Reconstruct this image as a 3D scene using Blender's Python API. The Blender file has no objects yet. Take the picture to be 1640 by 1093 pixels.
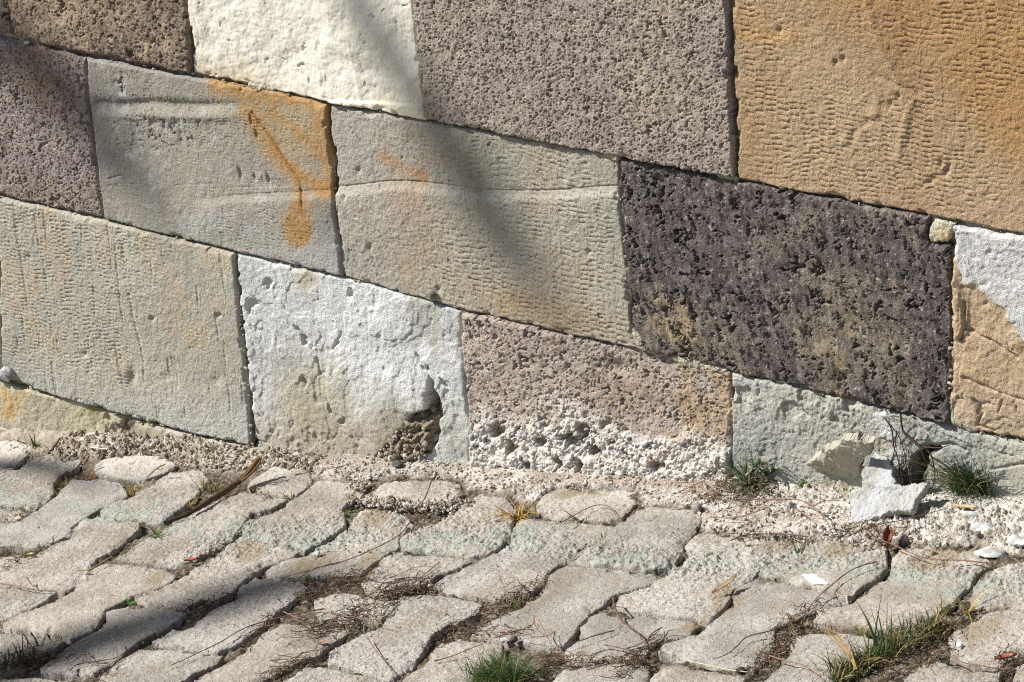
import bpy, math, random
import numpy as np
from mathutils import Vector, Matrix

# ------------------------------------------------------------------ camera, world, sun, exposure
sc = bpy.context.scene
COL = bpy.data.collections.new('place'); sc.collection.children.link(COL)
F_PX, YAW, PITCH, ROLL, DIST = 5500.0, math.radians(-37.96), math.radians(23.44), math.radians(-3.70), 5.5
cy, sy = math.cos(YAW), math.sin(YAW)
_f = np.array([sy*math.cos(PITCH), cy*math.cos(PITCH), -math.sin(PITCH)])
_r = np.array([cy, -sy, 0.0]); _u = np.cross(_r, _f)
CR = _r*math.cos(ROLL)+_u*math.sin(ROLL); CU = -_r*math.sin(ROLL)+_u*math.cos(ROLL); CF = _f
CPOS = -DIST*CF
cam = bpy.data.cameras.new('camera'); cam_o = bpy.data.objects.new('camera', cam); COL.objects.link(cam_o)
cam.sensor_width = 36; cam.lens = 36*F_PX/1640; cam.clip_end = 500; cam.clip_start = 0.05
M = Matrix.Identity(4)
for i in range(3):
    M[i][0] = CR[i]; M[i][1] = CU[i]; M[i][2] = -CF[i]; M[i][3] = CPOS[i]
cam_o.matrix_world = M
sc.camera = cam_o

SUN_PHI, SUN_EL = math.radians(31), math.radians(43)      # azimuth from -x towards -y, elevation
SD = np.array([-math.cos(SUN_PHI)*math.cos(SUN_EL), -math.sin(SUN_PHI)*math.cos(SUN_EL), math.sin(SUN_EL)])  # towards the sun
w = bpy.data.worlds.new('World'); sc.world = w; w.use_nodes = True
nt = w.node_tree; bg = nt.nodes['Background']
sky = nt.nodes.new('ShaderNodeTexSky'); sky.sky_type = 'NISHITA'; sky.sun_disc = False
sky.sun_elevation = SUN_EL; sky.sun_rotation = math.atan2(SD[0], SD[1])
nt.links.new(sky.outputs[0], bg.inputs[0]); bg.inputs[1].default_value = 0.062
sun = bpy.data.lights.new('sun', 'SUN'); sun.energy = 5.0; sun.angle = math.radians(0.55); sun.color = (1.0, 0.96, 0.895)
so = bpy.data.objects.new('sun', sun); COL.objects.link(so)
so.rotation_euler = Vector(SD).to_track_quat('Z', 'Y').to_euler(); so.location = (-3, -3, 5)
sc.view_settings.view_transform = 'Standard'; sc.view_settings.look = 'None'
sc.view_settings.exposure = 0.50; sc.view_settings.gamma = 1.0
sc.cycles.use_denoising = False; sc.cycles.filter_width = 1.15; sc.cycles.max_bounces = 6; sc.cycles.diffuse_bounces = 3

# ------------------------------------------------------------------ frames (planes things are laid out on)
def proj(P):
    d = P-CPOS
    z = d@CF
    return 820+F_PX*(d@CR)/z, 546.5-F_PX*(d@CU)/z
class Frame:
    def __init__(s, O, e1, e2):
        s.O = np.array(O, float); s.e1 = np.array(e1, float)/np.linalg.norm(e1)
        e2 = np.array(e2, float); e2 -= s.e1*(e2@s.e1); s.e2 = e2/np.linalg.norm(e2)
        s.n = np.cross(s.e1, s.e2)
    def px(s, x, y):
        d = CF+CR*((x-820)/F_PX)-CU*((y-546.5)/F_PX)
        t = ((s.O-CPOS)@s.n)/(d@s.n); p = CPOS+t*d-s.O
        return p@s.e1, p@s.e2
    def world(s, a, b, h=0.0):
        a = np.asarray(a, float); b = np.asarray(b, float); h = np.asarray(h, float)+0*a
        return s.O+a[..., None]*s.e1+b[..., None]*s.e2+h[..., None]*s.n
    def to_px(s, a, b): return proj(s.world(a, b))
WALL = Frame((0, 0, 0), (1, 0, 0), (0, 0, 1))
_a = WALL.px(0, 700); _b = WALL.px(1640, 805)
gt = np.array([_b[0]-_a[0], 0, _b[1]-_a[1]])
GROUND = Frame((_a[0], 0, _a[1]), gt, (0, 1, 0))

# ------------------------------------------------------------------ noise in numpy
def _h(ix, iy, s):
    h = (ix.astype(np.int64)*374761393 + iy.astype(np.int64)*668265263 + s*1442695041) & 0xffffffff
    h = ((h ^ (h >> 13))*1274126177) & 0xffffffff
    h = ((h ^ (h >> 16))*2246822519) & 0xffffffff
    return ((h ^ (h >> 15)) & 0xffffff)/float(0x1000000)
def vn(x, y, s=0):
    ix = np.floor(x); iy = np.floor(y); fx = x-ix; fy = y-iy
    fx = fx*fx*fx*(fx*(fx*6-15)+10); fy = fy*fy*fy*(fy*(fy*6-15)+10)
    a = _h(ix, iy, s); b = _h(ix+1, iy, s); c = _h(ix, iy+1, s); d = _h(ix+1, iy+1, s)
    return 2*(a+(b-a)*fx+(c-a)*fy+(a-b-c+d)*fx*fy)-1
def fbm(x, y, o=4, s=0, g=0.5):
    v = 0; A = 1; t = 0
    for i in range(o):
        v = v+A*vn(x, y, s+i*17); t += A; A *= g
        x, y = x*1.91*0.8+y*1.91*0.6+5.3, -x*1.91*0.6+y*1.91*0.8+1.7
    return v/t*1.5
def ss(a, b, x):
    t = np.clip((x-a)/(b-a), 0, 1); return t*t*(3-2*t)
def worley(x, y, s=0):
    ix = np.floor(x); iy = np.floor(y); F1 = np.full(x.shape, 9.); F2 = np.full(x.shape, 9.); ID = np.zeros(x.shape)
    for dx in (-1, 0, 1):
        for dy in (-1, 0, 1):
            cx = ix+dx; cyy = iy+dy
            d = np.hypot(cx+_h(cx, cyy, s)-x, cyy+_h(cx, cyy, s+7)-y)
            m = d < F1
            F2 = np.where(m, F1, np.minimum(F2, d)); ID = np.where(m, _h(cx, cyy, s+3), ID); F1 = np.minimum(F1, d)
    return F1, F2, ID
def pits(u, v, cell, prob, r0, r1, s=0, warp=0.35, stretch=1.0):
    """0..1 pit depth, round-ish ragged holes"""
    x = u/cell; y = v/cell/stretch
    x = x+warp*vn(u/cell*1.7, v/cell*1.7, s+50)*0.6+warp*.4*vn(u/cell*5, v/cell*5, s+51)
    y = y+warp*vn(u/cell*1.7, v/cell*1.7, s+52)*0.6+warp*.4*vn(u/cell*5, v/cell*5, s+53)
    ix = np.floor(x); iy = np.floor(y); out = np.zeros(x.shape)
    for dx in (-1, 0, 1):
        for dy in (-1, 0, 1):
            cx = ix+dx; cyy = iy+dy
            q = _h(cx, cyy, s+9); r = r0+(r1-r0)*_h(cx, cyy, s+11)**2
            p = prob if np.isscalar(prob) else prob
            d = np.hypot(cx+_h(cx, cyy, s)-x, cyy+_h(cx, cyy, s+7)-y)
            out = np.maximum(out, np.where(q < p, ss(0, 1, (r-d)/(r*0.5))*(.4+.6*r/r1), 0))
    return out
def tool(u, v, cw, p, s=0, warp=.004, slant=0.0):
    """comb-chisel marks: upright columns of short level strokes. 0..1"""
    uu = u+warp*fbm(u*9, v*9, 2, s)*2+slant*v
    U = uu/cw; k = np.floor(U); f = U-k
    V = v/p*(0.9+.25*_h(k, k*0, s+3))+_h(k, k*0, s)*7+(f-.5)*(2*_h(k, k*0, s+1)-1)*.35+.5*fbm(u*10, v*10, 2, s+5)+.14*vn(u*120, v*120, s+6)
    st = (0.5+0.5*np.sin(2*np.pi*V))**4
    amp = np.clip(0.6+0.8*vn(k*1.7+.3, V*.35, s+8)+.5*vn(u*70, v*200, s+9), 0, 1)
    win = ss(0, .16, f)*ss(1, .84, f)
    edge = np.exp(-((np.minimum(f, 1-f))/.07)**2)*.55
    return st*amp*win + edge*ss(-.4, .6, vn(k*3.1, V*.5, s+12))*(.4+.6*st)
def segd(x, y, pts):
    d = np.full(x.shape, 1e9)
    for (x0, y0), (x1, y1) in zip(pts[:-1], pts[1:]):
        dx, dy = x1-x0, y1-y0
        t = np.clip(((x-x0)*dx+(y-y0)*dy)/(dx*dx+dy*dy+1e-9), 0, 1)
        d = np.minimum(d, np.hypot(x-x0-t*dx, y-y0-t*dy))
    return d
def sdf(x, y, poly):
    d = np.full(x.shape, 1e9); ins = np.zeros(x.shape, bool)
    n = len(poly)
    for i in range(n):
        x0, y0 = poly[i]; x1, y1 = poly[(i+1) % n]
        dx, dy = x1-x0, y1-y0
        t = np.clip(((x-x0)*dx+(y-y0)*dy)/(dx*dx+dy*dy+1e-12), 0, 1)
        d = np.minimum(d, (x-x0-t*dx)**2+(y-y0-t*dy)**2)
        if y0 != y1:
            c = ((y0 <= y) != (y1 <= y)) & (x < x0+(y-y0)/(y1-y0)*dx)
            ins ^= c
    d = np.sqrt(d)
    return np.where(ins, -d, d)
def flake(u, v, f, s, a):
    """thin layers broken off with crisp edges"""
    n1 = fbm(u*f, v*f*.8, 4, s); n2 = fbm(u*f*1.7, v*f*1.3, 4, s+5)
    return a*(ss(.12, .17, n1)+.7*ss(-.22, -.18, n1)+.5*ss(.2, .25, n2)-1)
def blob(x, y, cx, cyy, rx, ry, rot=0):
    c, s_ = math.cos(math.radians(rot)), math.sin(math.radians(rot))
    X = ((x-cx)*c+(y-cyy)*s_)/rx; Y = (-(x-cx)*s_+(y-cyy)*c)/ry
    return np.exp(-(X*X+Y*Y))
def lin(c):
    c = np.array(c, float)/255.
    return np.where(c <= .04045, c/12.92, ((c+.055)/1.055)**2.4)
def mixc(C, c, m):
    if np.ndim(c) == 1: c = lin(c)
    return C+(c-C)*np.clip(m, 0, 1)[..., None]
def solid(c, x): return np.broadcast_to(lin(c), x.shape+(3,)).copy()
def smooth_poly(P, it=1):
    P = np.array(P, float)
    for _ in range(it):
        Q = np.roll(P, -1, 0)
        P = np.stack([P*.75+Q*.25, P*.25+Q*.75], 1).reshape(-1, 2)
    return P

# ------------------------------------------------------------------ materials
MATS = {}
def stone_mat(name, rough=.93, bump=.35, scale=900, var=.10, spec=.25, dist=.0015):
    """colour attribute (mineral colour, stains) broken up by procedural noise, with a fine grain bump"""
    if name in MATS: return MATS[name]
    m = bpy.data.materials.new(name); m.use_nodes = True; t = m.node_tree; N = t.nodes; L = t.links
    b = N['Principled BSDF']; b.inputs['Roughness'].default_value = rough; b.inputs['Specular IOR Level'].default_value = spec
    at = N.new('ShaderNodeAttribute'); at.attribute_name = 'Col'
    tc = N.new('ShaderNodeTexCoord')
    n1 = N.new('ShaderNodeTexNoise'); n1.inputs['Scale'].default_value = scale*.55; n1.inputs['Detail'].default_value = 3
    L.new(tc.outputs['Object'], n1.inputs['Vector'])
    mr = N.new('ShaderNodeMapRange'); mr.inputs['From Min'].default_value = .3; mr.inputs['From Max'].default_value = .7
    mr.inputs['To Min'].default_value = 1-var; mr.inputs['To Max'].default_value = 1+var
    L.new(n1.outputs['Fac'], mr.inputs['Value'])
    mx = N.new('ShaderNodeVectorMath'); mx.operation = 'SCALE'
    L.new(at.outputs['Color'], mx.inputs[0]); L.new(mr.outputs[0], mx.inputs['Scale'])
    L.new(mx.outputs[0], b.inputs['Base Color'])
    n2 = N.new('ShaderNodeTexNoise'); n2.inputs['Scale'].default_value = scale; n2.inputs['Detail'].default_value = 2
    L.new(tc.outputs['Object'], n2.inputs['Vector'])
    bp = N.new('ShaderNodeBump'); bp.inputs['Strength'].default_value = bump; bp.inputs['Distance'].default_value = dist
    L.new(n2.outputs['Fac'], bp.inputs['Height']); L.new(bp.outputs[0], b.inputs['Normal'])
    MATS[name] = m; return m
def leaf_mat(name, col, col2, rough=.6, trans=.25):
    if name in MATS: return MATS[name]
    m = bpy.data.materials.new(name); m.use_nodes = True; t = m.node_tree; N = t.nodes; L = t.links
    b = N['Principled BSDF']; b.inputs['Roughness'].default_value = rough; b.inputs['Specular IOR Level'].default_value = .35
    at = N.new('ShaderNodeAttribute'); at.attribute_name = 'Col'
    tc = N.new('ShaderNodeTexCoord'); n1 = N.new('ShaderNodeTexNoise'); n1.inputs['Scale'].default_value = 260
    L.new(tc.outputs['Object'], n1.inputs['Vector'])
    mr = N.new('ShaderNodeMapRange'); mr.inputs['To Min'].default_value = .7; mr.inputs['To Max'].default_value = 1.3
    L.new(n1.outputs['Fac'], mr.inputs['Value'])
    mx = N.new('ShaderNodeVectorMath'); mx.operation = 'SCALE'
    L.new(at.outputs['Color'], mx.inputs[0]); L.new(mr.outputs[0], mx.inputs['Scale']); L.new(mx.outputs[0], b.inputs['Base Color'])
    if trans:
        tr = N.new('ShaderNodeBsdfTranslucent'); L.new(mx.outputs[0], tr.inputs['Color'])
        ms = N.new('ShaderNodeMixShader'); ms.inputs[0].default_value = trans
        L.new(b.outputs[0], ms.inputs[1]); L.new(tr.outputs[0], ms.inputs[2]); L.new(ms.outputs[0], N['Material Output'].inputs['Surface'])
    MATS[name] = m; return m

# ------------------------------------------------------------------ mesh helpers
def mesh_obj(name, V, Fq, C, mat, parent=None, smooth=True, origin=None):
    V = np.asarray(V, np.float32); Fq = np.asarray(Fq, np.int32)
    if origin is None: origin = np.array([(V[:, 0].min()+V[:, 0].max())/2, (V[:, 1].min()+V[:, 1].max())/2, V[:, 2].min()])
    if parent is not None: origin = np.array(parent.location)
    V = V-np.asarray(origin, np.float32)
    me = bpy.data.meshes.new(name); k = Fq.shape[1]
    me.vertices.add(len(V)); me.vertices.foreach_set('co', V.ravel())
    me.loops.add(Fq.size); me.loops.foreach_set('vertex_index', Fq.ravel())
    me.polygons.add(len(Fq)); me.polygons.foreach_set('loop_start', np.arange(0, Fq.size, k, dtype=np.int32))
    try: me.polygons.foreach_set('loop_total', np.full(len(Fq), k, np.int32))
    except Exception: pass
    me.polygons.foreach_set('use_smooth', np.full(len(Fq), smooth))
    me.update(calc_edges=True); 
    a = me.attributes.new('Col', 'FLOAT_COLOR', 'POINT')
    c4 = np.ones((len(V), 4), np.float32); c4[:, :3] = np.clip(C, 0.002, .95); a.data.foreach_set('color', c4.ravel())
    me.materials.append(mat)
    o = bpy.data.objects.new(name, me); COL.objects.link(o); o.location = origin if parent is None else (0, 0, 0)
    if parent is not None: o.parent = parent
    return o
def tag(o, label=None, cat=None, group=None, kind=None):
    if label: o['label'] = label
    if cat: o['category'] = cat
    if group: o['group'] = group
    if kind: o['kind'] = kind
    return o
def empty(name, loc):
    o = bpy.data.objects.new(name, None); COL.objects.link(o); o.location = loc; o.empty_display_size = .1; return o
def axis(lo, hi, dlo, dhi, sp, coarse):
    a = max(lo, dlo); b = min(hi, dhi)
    if b <= a: return np.linspace(lo, hi, max(4, int((hi-lo)/coarse)))
    parts = []
    if lo < a: parts.append(np.linspace(lo, a, max(2, int((a-lo)/coarse)+1))[:-1])
    parts.append(np.linspace(a, b, max(3, int((b-a)/sp)+1)))
    if hi > b: parts.append(np.linspace(b, hi, max(2, int((hi-b)/coarse)+1))[1:])
    return np.concatenate(parts)
def plate(name, frame, poly, recipe, mat, sp=.0015, coarse=.012, gap=.0012, rim=.004, depth=.03, rag=.0012, ragf=60, seed=0,
          dense=None, parent=None, base=0.0, chips=.003, corner=1, tilt=(0, 0), back=False):
    """a stone of real thickness: outline (photo pixels, carried on to `frame`), relief from recipe(u, v, px, py, d) -> h, colour"""
    P = np.array([frame.px(*p) for p in poly])
    if corner: P = smooth_poly(P, corner)
    lo = P.min(0)-.004; hi = P.max(0)+.004
    D = dense or (-9, 9, -9, 9)
    us = axis(lo[0], hi[0], D[0], D[1], sp, coarse); vs = axis(lo[1], hi[1], D[2], D[3], sp, coarse)
    U, Vv = np.meshgrid(us, vs)
    d = sdf(U, Vv, P)+gap
    if rag: d = d+rag*(fbm(U*ragf, Vv*ragf, 3, seed+91))+rag*.8*np.abs(vn(U*ragf*4, Vv*ragf*4, seed+92))
    px, py = frame.to_px(U, Vv)
    d = d+.0016*np.clip(fbm(U*13, Vv*13, 2, seed+96), 0, 1)
    h, C = recipe(U, Vv, px, py, d)
    if frame is WALL:      # mineral colours are a little greyer and darker than the notes above
        C = (C+(C.mean(-1, keepdims=True)-C)*.12)*.86*np.array([1.0, .993, .965])
    r = rim*(1+.5*vn(U*25, Vv*25, seed+95))
    e = np.clip(1+d/r, 0, 1); h = h-r*(1-np.sqrt(np.clip(1-e*e, 0, 1)))
    if chips:
        ch = ss(.25, .6, fbm(U*38, Vv*38, 3, seed+97))*ss(-.010, -.001, d); h = h-chips*ch
    cu, cv = P.mean(0); h = h+base+tilt[0]*(U-cu)+tilt[1]*(Vv-cv)
    gy, gx = np.gradient(d, vs, us); gl = np.hypot(gx, gy)+1e-6; gx /= gl; gy /= gl
    out = d > 0
    Up = np.where(out, U-gx*d, U); Vp = np.where(out, Vv-gy*d, Vv)
    hx = np.where(d > sp*1.25, base-depth, h)
    W = frame.world(Up, Vp, hx).reshape(-1, 3)
    nx, ny = len(us), len(vs)
    I = np.arange(nx*ny).reshape(ny, nx)
    dm = np.minimum(np.minimum(d[:-1, :-1], d[1:, :-1]), np.minimum(d[:-1, 1:], d[1:, 1:]))
    keep = dm < sp*1.4
    Q = np.stack([I[:-1, :-1], I[:-1, 1:], I[1:, 1:], I[1:, :-1]], -1)[keep]
    used = np.unique(Q); rm = np.full(nx*ny, -1); rm[used] = np.arange(len(used))
    W = W[used]; C = C.reshape(-1, 3)[used]; Q = rm[Q]
    if back:
        Wb = frame.world(Up.reshape(-1)[used], Vp.reshape(-1)[used], np.full(len(used), base-depth))
        nq = len(W); W = np.concatenate([W, Wb]); C = np.concatenate([C, C]); Q = np.concatenate([Q, Q[:, ::-1]+nq])
    return mesh_obj(name, W, Q, C, mat, parent)

exec_order = 'setting first'
# ------------------------------------------------------------------ the wall
ground_n = GROUND.n
def zline(x): return GROUND.O[2]+(x-GROUND.O[0])*gt[2]/gt[0]
wall = empty('stone_wall', (0, 0, zline(0)-.05))
tag(wall, 'patchwork wall of large weathered stone blocks in white, grey, ochre and purple', 'stone wall')
DW = (-1.26, .96, -.55, .74)
M_SMOOTH = stone_mat('fine_grained_sandstone', bump=1, scale=620, var=.12, dist=.0022)
M_TUFF = stone_mat('porous_tuff', bump=.9, scale=560, var=.22, dist=.0024)
M_DARK = stone_mat('dark_volcanic_stone', rough=.7, bump=.9, scale=480, var=.3, spec=.4, dist=.0026)
M_LIME = stone_mat('limewashed_stone', bump=.3, scale=600, var=.05)
M_CONC = stone_mat('weathered_concrete', bump=1, scale=430, var=.15, dist=.0024)
M_MORT = stone_mat('crumbly_mortar', bump=1, scale=450, var=.2, dist=.0025)
M_SOIL = stone_mat('joint_soil', bump=1, scale=450, var=.22, dist=.0025)

def undul(u, v, s, a=.003, f=5): return a*fbm(u*f, v*f, 3, s)
def grain(u, v, s, a=.0006): return a*vn(u*330, v*330, s)+a*.8*vn(u*170, v*170, s+1)

def r_brown(u, v, x, y, d):
    h = undul(u, v, 1, .005, 7)+.0014*fbm(u*40, v*40, 3, 2)
    p1 = pits(u, v, .010, .5, .15, .42, 3); p2 = pits(u, v, .028, .35, .12, .36, 4, .5); p3 = pits(u, v, .0052, .6, .2, .5, 5)
    h = h-.008*p2-.0052*p1-.0026*p3+.0006*fbm(u*150, v*150, 2, 6)
    C = mixc(solid((162, 142, 120), u), (138, 122, 110), ss(-.3, .6, fbm(u*9, v*9, 3, 7)))
    C = mixc(C, (176, 154, 132), ss(.1, .8, fbm(u*60, v*60, 3, 8)))
    C = mixc(C, (84, 70, 60), ss(.35, .9, fbm(u*95, v*95, 2, 9))*.7)
    return h, C
def r_white(u, v, x, y, d):
    h = undul(u, v, 11, .004, 6)+flake(u, v, 9, 163, .0007)
    lump = fbm(u*16+.3*vn(u*30, v*30, 3), v*13, 3, 12)
    m = ss(470, 560, x)
    h = h+.0032*ss(-.5, .7, lump)+.0009*fbm(u*60, v*75, 3, 13)+grain(u, v, 14, .0003)
    h = h-.0045*pits(u, v, .03, .35, .06, .15, 15)-.0016*pits(u, v, .012, .2, .08, .2, 16)
    h = h+.0022*np.exp(-(segd(x, y, [(552, 0), (560, 90), (585, 190)])/5)**2)*vn(u*30, v*8, 17)+.0025*np.exp(-(segd(x, y, [(355, 60), (370, 150), (400, 190)])/7)**2)*0
    ledge = ss(172, 168, y-.19*(x-540)-0)*0
    h = h+.003*ss(0, 5, y-(158+.06*(x-535)))*ss(690, 640, x)*ss(520, 540, x)
    C = mixc(solid((238, 235, 222), u), (228, 222, 200), ss(-.2, .7, fbm(u*8, v*8, 3, 18)))
    C = mixc(C, (240, 238, 230), ss(.1, .6, fbm(u*20, v*20, 3, 19))*.6)
    C = mixc(C, (205, 190, 158), blob(x, y, 350, 125, 90, 26, 12)*.7+ss(-.02, 0, d)*.25)
    C = mixc(C, (176, 166, 140), ss(.5, .8, fbm(u*70, v*70, 3, 20))*.22*blob(x, y, 590, 70, 60, 90))
    return h, C
def r_purple(u, v, x, y, d, base=(170, 158, 149), tan=(184, 172, 152), s=30):
    h = undul(u, v, s, .003, 4)+.0006*fbm(u*60, v*60, 2, s+1)
    fib = .0008*fbm(u*150+v*60, v*90, 3, s+2)
    h = h+fib*1.3-.0052*pits(u, v, .0072, .48+.3*fbm(u*18, v*18, 3, s+9), .16, .40, s+3, .5, 1.2)-.0065*pits(u, v, .020, .3+.4*fbm(u*9, v*9, 2, s+10), .08, .26, s+4, .6, 1.35)-.0028*pits(u, v, .0042, .55, .25, .5, s+5)
    C = mixc(solid(base, u), tan, ss(-.1, .9, fbm(u*6+u*0, v*6, 3, s+6)+.5*blob(x, y, 1060, 170, 160, 120)))
    C = mixc(C, (186, 164, 146), ss(.1, .9, fbm(u*90, v*90, 3, s+7))*.45)
    C = mixc(C, (122, 112, 110), ss(.2, .9, fbm(u*110, v*110, 3, s+8))*.7)
    return h, C
def r_purple2(u, v, x, y, d):
    h, C = r_purple(u, v, x, y, d, (158, 146, 142), (152, 130, 112), 45)
    h = h+.003*fbm(u*12, v*12, 3, 46)-.0045*pits(u, v, .03, .4, .1, .32, 47, .6, 1.6)
    C = mixc(C, (150, 128, 106), ss(240, 345, y)*.6*ss(-.3, .6, fbm(u*12, v*12, 3, 48)))
    C = mixc(C, (168, 160, 166), ss(.2, .9, fbm(u*35, v*35, 3, 49))*.5)
    return h, C
def r_ochre(u, v, x, y, d):
    m = np.maximum(.35, ss(-.6, .0, fbm(u*5, v*5, 3, 61)))*ss(-.004, -.02, d)
    h = undul(u, v, 60, .0035, 4)-.0021*m*tool(u, v, .0165, .0084, 62, slant=.06*1)+grain(u, v, 63, .0005)+.0006*fbm(u*90, v*90, 3, 64)
    rid = segd(x, y, [(1385, -20), (1400, 45), (1435, 125), (1462, 160), (1452, 185), (1440, 250)])
    h = h+.0022*np.exp(-(rid/7)**2)*ss(330, 220, y)-.002*np.exp(-(segd(x, y, [(1398, 120), (1470, 150)])/4)**2)
    h = h+.003*np.exp(-(segd(x, y, [(1340, 235), (1385, 200), (1415, 170)])/10)**2)*vn(u*60, v*60, 9)
    for (a, b) in ((1506, 262), (1338, 100), (1350, 95), (1438, 155), (1425, 168), (1247, 50)): h = h-.004*blob(x, y, a, b, 4, 6)
    h = h-.0045*blob(x, y, 1516, 272, 5, 12, 20)-.003*blob(x, y, 1490, 290, 12, 5, -30)
    h = h+.002*ss(.2, .8, fbm(u*28-v*10, v*18, 3, 66))*ss(300, 360, y-.15*(x-1400))
    C = mixc(solid((187, 162, 128), u), (180, 151, 115), ss(-.5, .6, fbm(u*5, v*5, 3, 67)))
    C = mixc(C, (184, 146, 98), ss(-.1, .3, (x-1480)/500-(y-150)/420+.28*fbm(u*4, v*7, 3, 68)))
    C = mixc(C, (196, 154, 102), ss(72, 60, y-.02*(x-1180)+8*vn(u*20, v*20, 4))*ss(1320, 1180, x)*ss(-40, 40, y)*.55+blob(x, y, 1240, 62, 70, 14, 3)*.5)
    C = mixc(C, (184, 142, 90), .85*np.clip(blob(x, y, 1600, 110, 60, 110, 0)+blob(x, y, 1640, 190, 70, 60)+blob(x, y, 1420, -20, 200, 20)*.6, 0, 1)*.75)
    C = mixc(C, (164, 120, 72), blob(x, y, 1440, 60, 26, 110, -12)*.5)
    C = mixc(C, (192, 160, 132), ss(250, 370, y)*.4)
    C = mixc(C, (150, 112, 74), ss(.3, .8, fbm(u*130, v*130, 3, 69))*.35)
    return h, C
RUST = [((352, 138), (440, 158), 15), ((425, 150), (525, 175), 12), ((400, 175), (430, 225), 16), ((430, 225), (472, 275), 15), ((472, 275), (488, 330), 13),
        ((486, 325), (480, 350), 16), ((516, 180), (526, 250), 17), ((524, 250), (532, 305), 11), ((480, 282), (533, 300), 15), ((440, 180), (515, 240), 10)]
def r_rust(u, v, x, y, d):
    h = undul(u, v, 70, .004, 4)+grain(u, v, 71, .0004)+.0005*fbm(u*70, v*70, 3, 72)
    gy_ = 164+.012*(x-150)+2*vn(u*15, v*0, 5)
    g = ss(148, 165, x)*ss(420, 330, x)
    h = h+g*(-.0050*np.exp(-((y-gy_-1)/8)**2)+.0030*np.exp(-((y-gy_-20)/7)**2))
    g2 = segd(x, y, [(310, 318), (400, 312), (480, 302), (540, 306)]); lr = y-(318-.065*(x-310)); h = h+.0036*ss(0, 14, lr)*ss(90, 20, lr)*ss(300, 340, x)*ss(545, 520, x)-.0010*np.exp(-((lr+1)/1.3)**2)*ss(330, 380, x)
    for k in range(4): h = h-.0011*np.exp(-((y-(296+3.4*k-.03*(x-160)))/.9)**2)*ss(165, 180, x)*ss(490, 440, x)*ss(-.1, .4, vn(u*12+k*7, v*0+k, 6))
    zone = np.clip(blob(x, y, 255, 205, 75, 32)+blob(x, y, 205, 135, 30, 20), 0, 1)
    h = h-.006*zone*pits(u, v, .014, .7, .16, .40, 73, .8)-.003*zone*ss(.1, .7, fbm(u*40, v*40, 3, 74))
    h = h-.0012*ss(.3, .8, tool(u, v, .013, .006, 75))*np.clip(blob(x, y, 420, 200, 90, 40)+blob(x, y, 420, 375, 90, 50)+.4, 0, 1)
    for (a, b, c, e) in ((385, 278, 3, 11), (430, 287, 2.5, 8), (408, 283, 2, 5), (402, 190, 1.6, 9), (411, 214, 1.8, 8)): h = h-.005*blob(x, y, a, b, c*.8, e, -12)
    h = h-.0022*np.exp(-(segd(x, y, [(404, 180), (436, 222), (462, 262), (482, 290), (488, 330)])/1.6)**2)*ss(-.6, .2, vn(u*60, v*60, 77))
    h = h-.002*np.exp(-(segd(x, y, [(178, 285), (195, 280), (205, 292)])/2)**2)
    C = mixc(solid((174, 169, 157), u), (158, 153, 143), ss(-.4, .6, fbm(u*8, v*8, 3, 78)))
    C = mixc(C, (168, 158, 140), ss(240, 180, y)*ss(300, 360, x)*.5)
    C = mixc(C, (112, 114, 118), np.clip(blob(x, y, 175, 225, 50, 60)*.75+blob(x, y, 190, 160, 50, 14)*.4, 0, 1)*ss(-.6, .4, fbm(u*14, v*14, 3, 79)))  # dark stain plus tree shade, painted blue-grey into the left edge
    C = mixc(C, (198, 198, 198), ss(.0, .7, fbm(u*45, v*45, 3, 80)+.8*blob(x, y, 330, 360, 50, 30)-.35)*.5)
    C = mixc(C, (186, 186, 184), ss(330, 420, y)*.5)
    m = np.zeros(x.shape); w1 = 5.5*fbm(u*32, v*32, 4, 82)
    for a, b, r in RUST: m = np.maximum(m, ss(r+15, r-15, segd(x, y, [a, b])+w1))
    m = np.maximum(m, ss(36, 20, np.hypot((x-479)*1.06, (y-364)*.92)+w1)); core = m**2
    m = np.maximum(m, .8*blob(x, y, 486, 218, 46, 66, -35))
    C = mixc(C, (190, 160, 112), m*.85); C = mixc(C, (186, 138, 70), core*(.6+.45*fbm(u*45, v*45, 4, 83)))
    C = mixc(C, (140, 88, 30), ss(5, 0, segd(x, y, [(404, 180), (436, 222), (462, 262), (482, 290), (487, 345)]))*.5)
    C = mixc(C, (190, 138, 70), ss(.1, .3, ss(14, 2, np.abs(y-300+.0*x))*ss(500, 520, x))*.5)
    return h, C
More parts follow.
